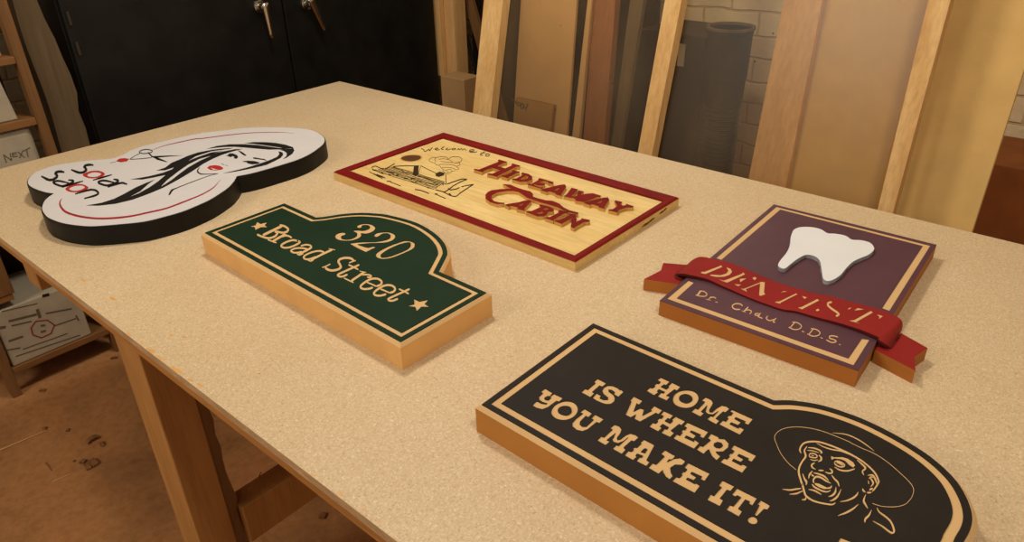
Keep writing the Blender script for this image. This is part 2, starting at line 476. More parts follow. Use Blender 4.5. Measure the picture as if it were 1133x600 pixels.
for i in range(25):
    z = TZ - 0.031 - (TZ - 0.031) * i / 24; e = random.uniform(-.004, .004)
    v += [(0.935, 0.0905, z), (0.983 + e * .5, 0.0905, z), (0.983 + e * .5, 0.112 + e, z), (0.935, 0.112 + e, z)]
for i in range(24):
    a = i * 4
    for k in range(4): f.append((a + k, a + (k + 1) % 4, a + 4 + (k + 1) % 4, a + 4 + k))
f += [(0, 1, 2, 3), (96, 97, 98, 99)]
mk('leg_brace', v, f, M['plank'], bench, label='rough-sawn dark brace board on the leg')
bx('stretcher', (0.945, 1.0, 0.113, 1.079, TZ - 0.60, TZ - 0.50), M['leg'], bench)
bx('stretcher', (0.50, 0.545, 0.113, 1.079, 0.0, 0.09), M['plank_y'], bench) if False else None
bx('rail', (0.41, 0.479, 0.03, 1.19, TZ - 0.133, TZ - 0.0305), M['leg'], bench, bevel=0.002)
# glue stains soaked into the top near the front edge
stains = [(118, 353, 3), (142, 370, 4), (156, 379, 3.5), (167, 388, 7), (175, 396, 8), (196, 410, 9), (210, 420, 4), (221, 426, 4),
          (262, 463, 5), (270, 473, 4), (347, 526, 4), (377, 547, 5), (404, 564, 4), (418, 576, 4), (189, 371, 3), (204, 373, 3), (92, 310, 4), (124, 330, 5), (395, 560, 2)]
for (x, y, r_) in stains:
    pts = []
    for k in range(12):
        a = 2 * math.pi * k / 12; rr_ = r_ * random.uniform(.45, 1.0)
        pts.append((x + rr_ * math.cos(a) * .9 + rr_ * math.sin(a) * .25, y + rr_ * math.sin(a) * .42 + rr_ * .25 * math.cos(a)))
    pts = crom(pts, 3, True)
    w_ = wl(pts, 0)
    w_ = [(a, max(b_, 0.0015)) for a, b_ in w_]
    Vs, Fs = prism([w_], TZ - 0.0005, TZ + 0.00025)
    mk('glue_stain', Vs, Fs, M['stain'], tt, label='orange glue stain')

# ------------------------------------------------------------------ generic sign body
def sign_base(outer_px, T, c, panel_t, body_mat, side_mat, root, name='board'):
    """body block with a chamfer meeting the traced outline of the painted face"""
    top = dedupe(wl(outer_px, T)); 
    if area2(top) < 0: top.reverse()
    low = offset(top, c) if c else top
    n = len(top)
    Vs = [(x, y, TZ) for x, y in low] + [(x, y, TZ + T - c) for x, y in low] + [(x, y, TZ + T - panel_t) for x, y in offset(top, min(c, panel_t) * (1 if c else 0))]
    Fs, fm = [], []
    tr_ = tessellate_polygon([[Vector((x, y, 0)) for x, y in low]])
    for t in tr_: Fs.append(tuple(t)); fm.append(0)
    tr2 = tessellate_polygon([[Vector((x, y, 0)) for x, y in top]])
    for t in tr2: Fs.append(tuple(2 * n + i for i in t)); fm.append(0)
    for i in range(n):
        j = (i + 1) % n
        Fs.append((i, j, n + j, n + i)); fm.append(1)
        if c: Fs.append((n + i, n + j, 2 * n + j, 2 * n + i)); fm.append(0)
    if not c:
        # collapse the middle ring
        Vs = Vs[:n] + Vs[2 * n:]
        F2, m2_ = [], []
        for fc, mm in zip(Fs, fm):
            if mm == 1: F2.append((fc[0], fc[1], fc[2], fc[3]))
            else: F2.append(tuple(i if i < n else i - n for i in fc))
            m2_.append(mm)
        Fs, fm = F2, m2_
    return mk(name, Vs, Fs, None, root, mats=[body_mat, side_mat], fmat=fm), top

def centre(pts, h=0):
    w_ = wl(pts, h); return (sum(p[0] for p in w_) / len(w_), sum(p[1] for p in w_) / len(w_), TZ)

def panel(name, loops_xy, T, t, mat, root):
    Vs, Fs = prism(loops_xy, TZ + T - t, TZ + T)
    return mk(name, Vs, Fs, mat, root)

# ================================================================== SIGN: 320 Broad Street
T = 0.0445
arch = crom(q('px', 349.6, 240.8, 360, 239.75, 378, 237, 397.5, 235.6, 414, 236.2, 430, 238.1, 460, 246.25, 480, 257.5, 491.25, 268.75, 495, 278.75, 492.7, 286, 485.3, 300.4), 6)
out320 = [(226.7, 257.4), (443.1, 378.1), (538.1, 323.75)] + arch[::-1] + [(314.6, 225.1)]
root = thing('address_sign', 'green arched-top wooden sign reading 320 Broad Street between two stars', 'sign', centre(out320))
PT = 0.0015
body, top = sign_base(out320, T, 0.006, PT, M['mdf'], M['mdf_side'], root)
g_out = offset(top, -0.0085); g_in = offset(top, -0.0165)
lower = T - PT + 0.0003
digits = [
    ([q('g3', 280,205, 300,188, 350,180, 400,185, 438,208, 435,235, 400,258, 355,268, 315,265, 318,285, 290,310, 230,328, 160,330, 105,318, 87,292, 105,268, 150,257, 178,265, 170,280, 140,290, 145,312, 190,320, 240,310, 275,290, 280,265, 255,250, 250,240, 285,238, 340,240, 385,225, 395,205, 370,192, 325,195, 320,210, 295,218)]),
    ([q('g3', 432,288, 450,265, 505,255, 560,255, 605,272, 618,295, 595,325, 540,345, 460,350, 400,352, 310,360, 290,365, 370,390, 400,385, 425,380, 442,390, 410,405, 370,425, 345,425, 225,362, 245,350, 330,342, 440,340, 530,325, 572,305, 575,280, 550,265, 505,268, 480,285, 455,297)]),
    ([q('g3', 790,365, 785,350, 750,335, 700,332, 640,350, 570,375, 500,410, 455,440, 448,465, 470,485, 520,492, 590,480, 670,450, 750,415, 785,390),
      q('g3', 745,345, 710,348, 640,368, 560,405, 500,445, 488,465, 505,478, 560,472, 640,445, 720,410, 752,380, 755,355)])]
stars = [[q('g1', 555,97, 625,82, 640,47, 675,68, 750,50, 720,82, 748,105, 680,105, 625,133, 615,103)],
         [q('g6', 318,388, 388,370, 385,325, 432,348, 513,330, 480,370, 527,397, 450,395, 410,433, 395,397)]]
digits = [[crom(l, 3, True) for l in d] for d in digits]
holes = []
for gset in digits + stars:
    for l in gset: holes.append(wl(l, T))
# face panel: outer band and inner field with the digits cut out
Vs, Fs = prism([top, g_out], TZ + T - PT, TZ + T)
prism([g_in] + holes, TZ + T - PT, TZ + T, Vs, Fs)
panel_320 = mk('painted_face', Vs, Fs, M['green'], root, label='dark green painted face')
Vs, Fs = prism([offset(g_out, -.0001), offset(g_in, .0001)], TZ + T - PT, TZ + lower); mk('border_groove', Vs, Fs, M['mdf'], root, label='bare wood border line')
for d in digits: flat('digit', d, T - PT, lower, M['mdf'], root, h=T)
for d in stars: flat('star', d, T - PT, lower, M['mdf'], root, h=T)
k = 1 / 10
def S(crop, wz, *nums, off=(0, 0)):
    return (q(crop, *nums, off=off), wz / CR[crop][2])
def t_(off=(0, 0)):
    return [S('g5', 21, 475,130, 400,165, 300,210, 240,240, 250,258, 290,260, 345,238, off=off), S('g5', 17, 355,130, 410,155, 465,185, off=off)]
def e_(off=(0, 0)):
    return [S('g5', 16, 560,325, 610,345, 665,370, off=off), S('g5', 22, 665,370, 712,350, 722,318, 690,290, 640,283, 590,295, 530,330, 492,365, 498,390, 540,400, 585,395, 625,382, off=off)]
letters = [
    [S('g1', 26, 900,92, 800,140, 700,188), S('g1', 20, 872,84, 925,98, 958,125, 945,152, 900,162, 835,148), S('g1', 20, 820,148, 848,165, 825,198, 765,218, 700,205, 640,180)],
    [S('g4', 24, 250,95, 180,135, 110,175), S('g4', 14, 222,85, 270,97), S('g4', 15, 62,152, 110,170, 158,188), S('g4', 18, 215,122, 265,108, 305,118, 328,134)],
    [S('g4', 20, 400,170, 345,158, 270,178, 212,215, 235,240, 300,238, 370,212, 418,180, 385,163)],
    [S('g4', 22, 550,238, 490,272, 410,312), S('g4', 14, 385,308, 412,322, 455,306), S('g4', 18, 428,222, 480,210, 530,215, 548,240), S('g4', 18, 505,258, 430,245, 360,252, 320,275, 345,295, 395,296, 440,285)],
    [S('g4', 22, 780,262, 670,312, 540,378), S('g4', 13, 738,252, 808,266), S('g4', 18, 690,295, 640,278, 565,288, 490,318, 460,345, 478,368, 530,366, 600,340), S('g4', 13, 500,375, 540,390, 572,372)],
    [S('g5', 13, 362,110, 395,97, 437,82), S('g5', 24, 415,88, 385,62, 330,54, 268,66, 245,95, 262,130, 270,158, 240,182, 180,194, 130,185, 98,162), S('g5', 13, 65,160, 100,150, 157,122)],
    t_(), [S('g5', 24, 530,212, 460,260, 385,310), S('g5', 13, 478,200, 550,215), S('g5', 14, 305,278, 360,303, 412,328), S('g5', 18, 500,240, 560,240, 605,252, 595,270, 562,268)],
    e_(), e_((148, 73)), t_((558, 268))]
for l in letters: strokes('letter', l, T - 0.0003, T + 0.00015, M['mdf'], root)

# ================================================================== SIGN: HOME IS WHERE YOU MAKE IT!
T = 0.044
P0 = at((533.1, 447.5), T); P1 = at((797, 600), T)
ex = Vector((P1.x - P0.x, P1.y - P0.y)).normalized(); ey = Vector((-ex.y, ex.x))
def hl(x, y): p = Vector((P0.x, P0.y)) + ex * (x / 1000) + ey * (y / 1000); return (p.x, p.y)
arc = wl(crom(q('px', 856.25,443.1, 877.5,443.4, 907.5,448.1, 940,458.1, 968.5,470, 1003.2,488.4, 1032,507.5, 1056,529.8, 1069.5,551, 1075.5,570, 1074,585, 1066.3,599.9), 6), T)
cxh, cyh = 378, 140.5
tail = [hl(cxh + 138 * math.cos(a), cyh + 140.5 * math.sin(a)) for a in [math.radians(d) for d in range(-2, -91, -8)]]
topH = [hl(0, 0), ] + [hl(x, 0) for x in (370,)] + tail[::-1] + arc[::-1] + [tuple(at((656.3, 357.9), T)[:2])]
root = thing('slogan_sign', 'black round-ended wooden sign reading HOME IS WHERE YOU MAKE IT beside a shouting man', 'sign', (1.85, 0.32, TZ))
def sign_base_xy(top, T, c, panel_t, bm_, sm_, root):
    top = dedupe(top, 1e-5)
    if area2(top) < 0: top.reverse()
    global wl
    _w = wl
    wl = lambda p, h: p
    r_ = sign_base(top, T, c, panel_t, bm_, sm_, root)
    wl = _w
    return r_
body, top = sign_base_xy(topH, T, 0.006, PT, M['mdf'], M['mdf_dark'], root)
g_out = offset(top, -0.0080); g_in = offset(top, -0.0178)
lower = T - PT + 0.0003
G = []
G.append([q('c2', 248,100, 327,137, 295,170, 278,162, 250,182, 298,205, 322,187, 315,177, 348,145, 425,183, 390,217, 370,205, 298,260, 332,270, 300,305, 220,268, 252,235, 275,240, 285,228, 232,205, 215,222, 230,230, 190,258, 120,218, 155,190, 178,195, 200,178, 192,168, 215,152, 230,158, 248,140, 218,125)])
G.append([crom(q('c2', 470,213, 530,220, 570,245, 583,285, 568,325, 530,358, 475,371, 415,362, 370,335, 357,295, 370,255, 410,225), 4, True), crom(q('c2', 460,248, 505,258, 530,285, 520,310, 480,328, 440,318, 412,295, 418,265), 4, True)])
G.append([q('c2', 648,275, 695,298, 712,325, 700,350, 678,385, 680,405, 705,408, 745,372, 790,347, 832,357, 858,378, 820,410, 800,402, 735,462, 768,483, 738,515, 658,470, 692,440, 712,448, 760,397, 710,428, 670,425, 645,405, 655,365, 660,345, 605,402, 632,415, 600,447, 518,405, 555,372, 578,382, 640,318, 610,303)])
G.append([q('c4', 668,200, 628,248, 443,155, 480,120, 505,130, 528,105, 515,97, 532,75, 548,78, 570,55, 540,42, 560,25, 745,108, 703,160, 667,145, 680,130, 592,92, 582,105, 640,137, 612,163, 552,138, 540,152, 615,190, 630,178)])
G.append([q('c1', 650,112, 728,152, 690,183, 668,172, 602,228, 622,240, 585,275, 505,232, 540,200, 562,210, 632,150, 615,142)])
G.append([q('c1', 880,228, 833,272, 793,248, 803,232, 775,212, 745,208, 748,225, 790,255, 803,285, 795,315, 765,335, 725,337, 685,325, 640,305, 605,282, 640,240, 680,262, 668,282, 700,298, 740,297, 745,280, 700,245, 692,215, 705,190, 740,172, 785,175, 830,195, 845,212, 855,207)])
G.append([q('c3', 490,-12, 568,27, 535,62, 514,50, 487,122, 548,92, 580,103, 566,158, 650,115, 637,107, 672,72, 743,110, 708,146, 685,134, 545,212, 495,187, 510,148, 462,174, 416,150, 470,35, 457,25)])
G.append([q('c3', 757,117, 840,155, 808,190, 790,180, 765,205, 812,228, 838,205, 825,195, 862,166, 945,208, 912,243, 890,233, 818,290, 848,310, 812,348, 732,310, 765,275, 785,280, 800,262, 745,232, 722,255, 740,265, 705,298, 625,255, 660,220, 685,228, 705,210, 698,198, 720,180, 735,185, 755,162, 727,150)])
G.append([q('c4', 165,138, 350,222, 307,278, 272,265, 285,248, 198,210, 188,222, 243,255, 215,282, 155,255, 140,270, 222,308, 230,290, 270,320, 222,372, 38,280, 72,243, 98,255, 122,230, 110,220, 130,200, 142,208, 160,185, 135,172)])
G.append([q('c4', 375,237, 442,268, 440,280, 495,285, 530,322, 525,360, 480,397, 415,398, 430,415, 458,438, 423,474, 385,440, 365,400, 355,375, 328,395, 308,418, 245,378, 280,343, 302,352, 370,297, 345,275), q('c4', 400,325, 430,312, 465,320, 480,345, 455,365, 420,362, 398,345)])
G.append([q('c4', 578,337, 775,432, 733,488, 697,472, 708,458, 620,418, 608,432, 662,465, 635,490, 572,460, 560,478, 640,518, 655,508, 695,528, 648,585, 455,490, 490,455, 515,465, 540,440, 530,432, 548,410, 562,415, 580,392, 552,375)])
G.append([q('c5', 185,78, 252,118, 225,148, 208,145, 178,160, 182,175, 215,182, 238,160, 232,148, 262,125, 345,163, 308,195, 285,188, 210,243, 160,263, 110,250, 72,228, 112,190, 150,210, 190,217, 205,210, 165,200, 135,180, 132,150, 165,120, 147,107)])
G.append([crom(q('c5', 390,190, 440,205, 470,240, 470,285, 440,325, 390,352, 330,357, 275,340, 243,305, 245,265, 275,225, 330,197), 4, True), crom(q('c5', 360,233, 400,240, 420,265, 415,295, 380,315, 340,310, 305,292, 297,265, 320,242), 4, True)])
G.append([q('c5', 533,258, 603,298, 567,333, 545,320, 495,370, 490,395, 515,415, 550,415, 615,355, 592,345, 628,308, 705,350, 665,385, 640,375, 560,440, 515,457, 465,445, 428,415, 428,380, 460,345, 520,300, 492,290)])
G.append([q('c3', 320,237, 362,253, 382,280, 370,315, 340,355, 345,372, 372,368, 420,330, 460,315, 505,328, 533,352, 492,387, 470,378, 400,440, 418,460, 383,498, 302,452, 335,418, 358,425, 440,350, 395,385, 350,402, 312,392, 300,370, 315,345, 328,312, 250,375, 280,385, 240,420, 165,378, 202,342, 228,350, 302,282, 280,270)])
G.append([q('c3', 582,370, 668,415, 668,430, 603,550, 630,572, 600,605, 512,560, 545,525, 562,530, 572,515, 520,495, 505,512, 520,520, 482,552, 408,510, 442,470, 470,478, 490,462, 482,448, 500,438, 518,442, 558,405, 548,395), q('c3', 595,450, 610,455, 590,490, 553,478, 580,452)])
G.append([q('c7', 203,-12, 268,25, 245,50, 228,45, 215,62, 255,42, 300,37, 331,58, 310,82, 265,80, 235,100, 240,130, 252,150, 232,172, 208,155, 190,125, 190,112, 162,137, 98,100, 125,70, 148,78, 200,28, 178,12)])
G.append([q('c7', 348,68, 484,135, 450,182, 425,170, 435,155, 370,125, 362,135, 400,158, 382,178, 345,162, 335,170, 390,200, 397,195, 422,212, 388,257, 247,183, 275,155, 292,163, 312,145, 305,138, 318,122, 328,125, 342,110, 325,98)])
G.append([q('c7', 563,178, 638,215, 612,245, 590,238, 548,290, 568,302, 545,340, 467,300, 490,265, 510,275, 558,222, 540,212)])
G.append([q('c7', 655,228, 780,290, 750,335, 730,325, 735,312, 705,298, 662,355, 687,372, 665,405, 588,362, 610,332, 632,340, 680,285, 655,272, 642,280, 622,268)])
G.append([q('c7', 805,302, 862,335, 845,362, 822,358, 778,403, 765,395, 795,335, 783,328)])
dot = [crom(q('c7', 722,425, 735,408, 760,405, 780,420, 782,440, 765,453, 740,450, 725,438), 3, True)]
plate = [[(926.5, 601.5), (930.2, 594.7), (946, 601), (966, 610), (956, 626), (918, 612)]]
holes = [wl(l, T) for g in G + [dot, plate] for l in g]
Vs, Fs = prism([top, g_out], TZ + T - PT, TZ + T)
prism([g_in] + holes, TZ + T - PT, TZ + T, Vs, Fs)
mk('painted_face', Vs, Fs, M['black'], root, label='black painted face')
Vs, Fs = prism([offset(g_out, -.0001), offset(g_in, .0001)], TZ + T - PT, TZ + lower); mk('border_groove', Vs, Fs, M['mdf'], root, label='bare wood border line')
for g in G[:-1]: flat('letter', g, T - PT, lower, M['mdf'], root, h=T)
ex_ = flat('exclamation_mark', G[-1], T - PT, lower, M['mdf'], root, h=T)
flat('exclamation_dot', dot, T - PT, lower, M['mdf'], ex_, h=T)
flat('small_plate', plate, T - PT, lower, M['mdf'], root, h=T, label='bare wood patch at the lower edge')
def P(w, *segs):
    pts = []
    for s in segs: pts += q(s[0], *s[1:])
    return (pts, w)
face = [
    P([.5] + [1.5] * 27 + [.6], ('f1', 265,515, 190,450, 120,360, 75,260, 60,205, 80,165, 130,130, 200,112, 290,108, 400,120, 520,150, 640,195, 760,245), ('f5', 150,96, 175,108, 200,120, 265,148, 330,190, 400,250, 450,300, 465,330, 462,355, 450,380, 420,408, 370,420, 310,418, 280,411, 255,402)),
    P([.3, 1, 1.1, 1, .3], ('f5', 50,42, 120,50, 180,75, 230,108, 265,135)),
    P([.6, 1.7, 1.8, 1.8, 1.8, 1.7, 1.7, 1.8, 2, 1.9, 1.6, 1.6, 1.8, 1.8, 1.8, 1.7, 1.5, .8], ('f3', 65,220, 50,180, 70,130, 110,100, 180,88, 260,92, 350,118, 450,155, 550,200, 640,245, 740,305, 830,380, 890,450, 920,520), ('f4', 920,40, 895,85, 870,120, 850,140)),
    P([.4, 1, 1.3, 1.4, .6], ('f3', 235,105, 310,145, 400,175, 500,192, 600,232)),
    P([.8, 1.6, 1.9, 1.7, 1.9, 2, 2, 2, 2, 2, 2, 1.8, 1.7, 1.7, 1.6, .6], ('f3', 130,140, 100,190, 115,250, 75,310, 45,370, 38,430, 55,500, 75,560), ('f4', 80,70, 105,165, 130,200, 190,240, 270,265, 350,280, 410,285, 445,265)),
    P([.6, 1.4, 1.6, 1.8, 1], ('f3', 140,155, 200,160, 260,180, 290,205, 280,222)), P([.6, 1, .5], ('f3', 130,185, 190,190, 262,212)),
    P(1.2, ('f3', 150,245, 165,222, 200,220, 235,238, 238,262, 205,268, 165,258, 150,240)), P(1.4, ('f3', 178,240, 205,248)),
    P([.4, 1, .5], ('f3', 165,285, 210,298, 252,290)), P([.8, 1.8, 2, .8], ('f3', 258,238, 285,265, 282,295, 252,310)),
    P([.8, 1.8, 1.5, .5], ('f3', 215,325, 182,345, 188,375, 225,397)), P([.6, 1.6, .6], ('f3', 255,407, 285,409, 315,410)), P([.6, 1.4, 1.6, 1.6, .5], ('f3', 330,425, 370,440, 405,435, 403,408, 378,388)),
    P([.6, 1.8, .5], ('f3', 190,415, 160,450, 145,500)), P([.5, 1.6, 2, .8], ('f3', 80,445, 100,500, 122,535, 120,570)), P([.6, 1.6, .6], ('f3', 178,450, 190,465, 208,474)),
    P([.6, 1.5, 1.6, .5], ('f3', 200,435, 260,450, 320,475, 368,520)), P([.5, 1.6, 1.8, 1.9, 1.7, 1.4], ('f3', 392,552, 340,525, 285,490, 232,480, 200,510, 203,548)),
    P([1, 1.6, 1.6, 1.4, 1, .5], ('f4', 185,62, 210,92, 270,125, 330,145, 375,140, 388,124)), P([.6, 1.2, .5], ('f4', 400,75, 392,100, 355,112)),
    P([.5, 1.4, 1.6, .5], ('f3', 400,460, 430,500, 468,540, 485,588)), P([.5, 2, 2, .5], ('f4', 450,95, 440,150, 410,185, 365,200)), P([.4, 1.8, 2.1, .5], ('f4', 508,115, 470,190, 430,230, 380,250)),
    P([.4, 1.4, 1.4, .4], ('f4', 145,120, 200,130, 250,155, 288,178)),
    P(1.2, ('f3', 430,320, 460,306, 510,322, 545,352, 520,372, 465,360, 430,330)), P([1.6, 2, 1.2], ('f3', 455,318, 490,330, 528,358)), P([.5, 1.3, 1.5, 1.3, .6], ('f3', 432,372, 500,408, 580,415, 635,400, 658,392)),
    P([.5, 1.4, 1.8, 1.5, .5], ('f3', 683,293, 730,335, 775,385, 742,420, 758,462)),
    P([.6, 1.6, 1.8, 1], ('f3', 800,465, 850,462, 880,500, 903,560)), P([.6, 1.3, .6], ('f3', 812,500, 835,482, 858,492)), P([.6, 1.6, 1.6, .6], ('f4', 822,-10, 850,25, 860,58, 832,92)), P(1.3, ('f4', 806,25, 812,60)),
    P([1, 2, 1], ('f4', 818,130, 835,118, 858,112)), P([.5, 1.6, .6], ('f4', 742,112, 752,135, 775,152)), P([.6, 1.6, .6], ('f4', 790,155, 815,158, 842,155)),
    P([.4, 1.4, 1.9, 1.6, .4], ('f4', 495,258, 570,245, 640,215, 680,180, 693,148)), P([.4, 1.9, 1.8, .4], ('f4', 470,413, 560,380, 640,335, 698,285)), P([.5, 1.9, 1.6, .5], ('f4', 778,178, 755,245, 775,290, 802,332)),
    P([.5, 1.9, 2, .8], ('f4', 842,350, 812,410, 772,452, 770,488)), P([.4, 1.2, 1.5, 1.6, 2, 1.8, 1.6, 1.2, .3], ('f2', 850,300, 870,335, 930,380, 965,420, 985,480, 975,498, 950,490, 890,445, 820,405)),
    P([.3, 1.5, 1.6, .8], ('f2', 110,155, 170,162, 220,155, 258,150)), P([.4, 1.6, .8], ('f2', 165,195, 220,190, 272,168)), P([.5, 1.6, .8], ('f2', 262,238, 290,235, 297,208))]
art = strokes('face_drawing', face, T - 0.0003, T + 0.00012, M['mdf'], root, label='carved line drawing of a shouting man in a wide hat')
for nm2, pl_ in (('mouth_inlay', q('f4', 215,48, 260,55, 310,80, 350,100, 400,88, 400,96, 370,110, 320,115, 260,92, 218,66)), ('brow_inlay', q('f3', 395,250, 400,290, 430,275, 500,282, 550,300, 600,350, 640,375, 660,355, 640,320, 580,280, 520,262, 430,264))):
    Vs, Fs = prism([wl(pl_, T)], TZ + T - .0003, TZ + T + .0014 * .1)
    mk(nm2, Vs, Fs, M['mdf'], root)

# ================================================================== SIGN: Dentist
T = 0.028
c4_ = [(730, 332.5), (950, 410.5), (1036.4, 270.9), (856.3, 226.1)]
root = thing('dentist_sign', 'purple wooden sign reading DENTIST Dr. Chau D.D.S. with white tooth and red ribbon', 'sign', centre(c4_))
PT2 = 0.001
body, top = sign_base(c4_, T, 0.0, PT2, M['mdf'], M['mdf_brown'], root)
bo = [(738.1, 330.6), (944.3, 404.2), (1029.3, 271.9), (859.2, 228.8)]
bi = [(748.75, 330), (938.75, 396.7), (1021, 272.3), (863.4, 231.9)]
def lp(a, b_, t): return (a[0] + (b_[0] - a[0]) * t, a[1] + (b_[1] - a[1]) * t)
# upper U of the border ends under the ribbon; lower U the same
ub = [bo[3], bo[2], (d := q('d4', 1005,330))[0], q('d4', 945,308)[0], bi[2], bi[3], q('d1', 745,60)[0], q('d1', 700,45)[0]]
lb = [bo[0], bo[1], q('d7', 280,240)[0], q('d7', 225,232)[0], bi[1], bi[0], q('d1', 503,262)[0], q('d1', 455,245)[0]]
Vs, Fs = prism([top, wl(ub, T), wl(lb, T)], TZ + T - PT2, TZ + T)
mk('painted_face', Vs, Fs, M['purple'], root, label='purple painted face')
flat('border_groove', [ub], T - PT2, T - PT2 + .0003, M['mdf'], root, h=T, label='upper bare wood border line')
flat('border_groove', [lb], T - PT2, T - PT2 + .0003, M['mdf'], root, h=T, label='lower bare wood border line')
tooth = crom(q('d2', 190,225, 203,203, 240,190, 300,190, 355,202, 395,225, 440,228, 500,240, 535,262, 590,266, 640,280, 662,305, 660,325, 630,350, 570,375, 535,395, 500,430, 465,470, 410,500, 372,490, 362,440, 350,385, 320,358, 270,350, 220,375, 180,405, 145,430, 110,415, 120,385, 160,335, 178,290, 182,250), 4, True)
tw = wl(tooth, T + .007)
random.seed(3)
tw2 = offset(tw, 0.0)
n = len(tw)
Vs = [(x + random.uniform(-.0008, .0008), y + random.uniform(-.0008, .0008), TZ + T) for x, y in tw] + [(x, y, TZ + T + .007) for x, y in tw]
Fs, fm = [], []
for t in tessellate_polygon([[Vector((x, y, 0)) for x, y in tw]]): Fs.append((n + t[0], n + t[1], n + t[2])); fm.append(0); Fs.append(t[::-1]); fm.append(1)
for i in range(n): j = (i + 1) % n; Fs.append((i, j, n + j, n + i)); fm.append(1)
mk('tooth_relief', Vs, Fs, None, root, mats=[M['tooth'], M['tooth_shade']], fmat=fm, label='raised white tooth')
# ribbon band, curved, standing clear of the face
def rz(p):
    x = p[0]
    if x < 775: return 0.0355 + 0.004 * math.sin(math.pi * max(0, (x - 748)) / 54) - (0 if x > 765 else ((765 - x) / 19) ** 2 * 0.012)
    if x > 965: return 0.0355 + 0.003 * math.sin(math.pi * min(1, (x - 965) / 30)) - (0 if x < 985 else ((x - 985) / 15) ** 2 * 0.012)
    return 0.0335 + 0.002 * math.cos(2 * math.pi * (x - 775) / 190)
tp = q('d1', 440,105, 478,70, 520,45, 570,33, 640,45, 720,65) + q('d3', 350,118, 450,153, 520,180, 640,235, 760,285, 900,335, 1050,372) + q('d4', 330,175, 500,205, 650,245, 800,285, 940,325, 1050,370, 1095,397, 1115,430, 1113,475)
bp_ = q('d1', 335,190, 380,181, 430,186, 475,196, 520,205, 600,225) + q('d3', 215,285, 310,330, 380,360, 480,405, 600,455, 720,498, 850,540) + q('d4', 230,333, 400,382, 550,420, 700,465, 820,508, 920,552) + q('d7', 345,238, 395,270, 440,303)
tp = crom(tp, 3); bp_ = crom(bp_, 3)
n = min(len(tp), len(bp_))
def rzi(i, p):
    e = 0.0
    t = i / (n - 1)
    z = 0.0335 + 0.0022 * math.cos(t * 2 * math.pi)
    if t < 0.09: z -= ((0.09 - t) / 0.09) ** 2 * 0.012
    if t > 0.90: z -= ((t - 0.90) / 0.10) ** 2 * 0.014
    return z
Vs, Fs = [], []
zs = [rzi(i, None) for i in range(n)]
th = 0.0045
TPW = [at(tp[i], zs[i]) for i in range(n)]; BPW = [at(bp_[i], zs[i]) for i in range(n)]
NX = 4
for i in range(n):
    a, b_ = TPW[i], BPW[i]
    for k_ in range(NX + 1):
        p = a.lerp(b_, k_ / NX); Vs.append((p.x, p.y, p.z))
    for k_ in range(NX + 1):
        p = a.lerp(b_, k_ / NX); Vs.append((p.x, p.y, p.z - th))
W2 = 2 * (NX + 1); fm = []
for i in range(n - 1):
    o = i * W2
    for k_ in range(NX):
        Fs.append((o + k_, o + k_ + 1, o + W2 + k_ + 1, o + W2 + k_)); fm.append(0)
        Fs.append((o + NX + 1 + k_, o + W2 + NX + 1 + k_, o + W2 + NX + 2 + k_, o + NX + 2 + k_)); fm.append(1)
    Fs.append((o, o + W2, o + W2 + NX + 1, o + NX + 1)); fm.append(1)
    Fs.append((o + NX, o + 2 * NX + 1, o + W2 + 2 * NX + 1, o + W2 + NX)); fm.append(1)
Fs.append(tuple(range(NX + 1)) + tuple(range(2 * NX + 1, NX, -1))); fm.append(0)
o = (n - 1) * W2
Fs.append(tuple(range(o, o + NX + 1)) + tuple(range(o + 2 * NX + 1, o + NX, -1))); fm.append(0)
band = mk('ribbon_band', Vs, Fs, None, root, mats=[M['ribbon'], M['ribbon_shade']], fmat=fm, smooth=False, label='red ribbon band carrying the word DENTIST')
# core of the band joining it to the board, set back, its shade put into the colour
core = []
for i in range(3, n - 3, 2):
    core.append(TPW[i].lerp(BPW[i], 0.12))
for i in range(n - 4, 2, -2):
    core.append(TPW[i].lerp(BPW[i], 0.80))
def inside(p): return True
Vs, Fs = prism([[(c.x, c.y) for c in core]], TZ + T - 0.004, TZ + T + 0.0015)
mk('ribbon_core', Vs, Fs, M['ribbon_shade'], root, label='dark core under the ribbon')
def rib_h(p):
    """height of the band surface under a photograph pixel"""
    best = 1e9; zz = zs[0]
    for i in range(n):
        a = tp[i]; b_ = bp_[i]
        # distance from p to the station's line
        dx, dy = b_[0] - a[0], b_[1] - a[1]; L2 = dx * dx + dy * dy
        t = ((p[0] - a[0]) * dx + (p[1] - a[1]) * dy) / L2; t = min(1, max(0, t))
        d_ = (p[0] - a[0] - t * dx) ** 2 + (p[1] - a[1] - t * dy) ** 2
        if d_ < best: best = d_; zz = zs[i]
    return zz
def rib_letter(polys):
    Vs, Fs = [], []
    for pl_ in polys:
        c = (sum(p[0] for p in pl_) / len(pl_), sum(p[1] for p in pl_) / len(pl_))
        h = rib_h(c) + .0006
        prism([wl(pl_, h)], TZ + h - .0025, TZ + h, Vs, Fs)
    return mk('letter', Vs, Fs, M['mdf'], band, label='pale gold letter')
rib_letter([q('d3', 300,150, 314,162, 165,226, 122,217, 135,206, 152,209, 288,158), q('d3', 350,168, 385,180, 400,205, 380,232, 330,249, 260,251, 190,237, 162,222, 230,233, 300,238, 350,222, 368,200, 362,184)])
rib_letter([q('d3', 498,212, 514,229, 357,302, 283,275, 330,285, 488,225), q('d3', 470,270, 525,265, 500,280, 475,297, 470,284), q('d3', 423,317, 480,320, 455,333)])
rib_letter([q('d3', 600,252, 617,263, 600,281, 580,262), q('d3', 655,298, 658,304, 520,360, 532,382, 480,356, 505,358), q('d3', 650,296, 690,300, 682,390, 694,405, 655,419, 640,412)])
rib_letter([q('d4', 232,186, 242,192, 103,262, 100,270, 58,258, 72,252, 90,255, 222,190), q('d4', 108,180, 125,166, 155,170, 125,172)])
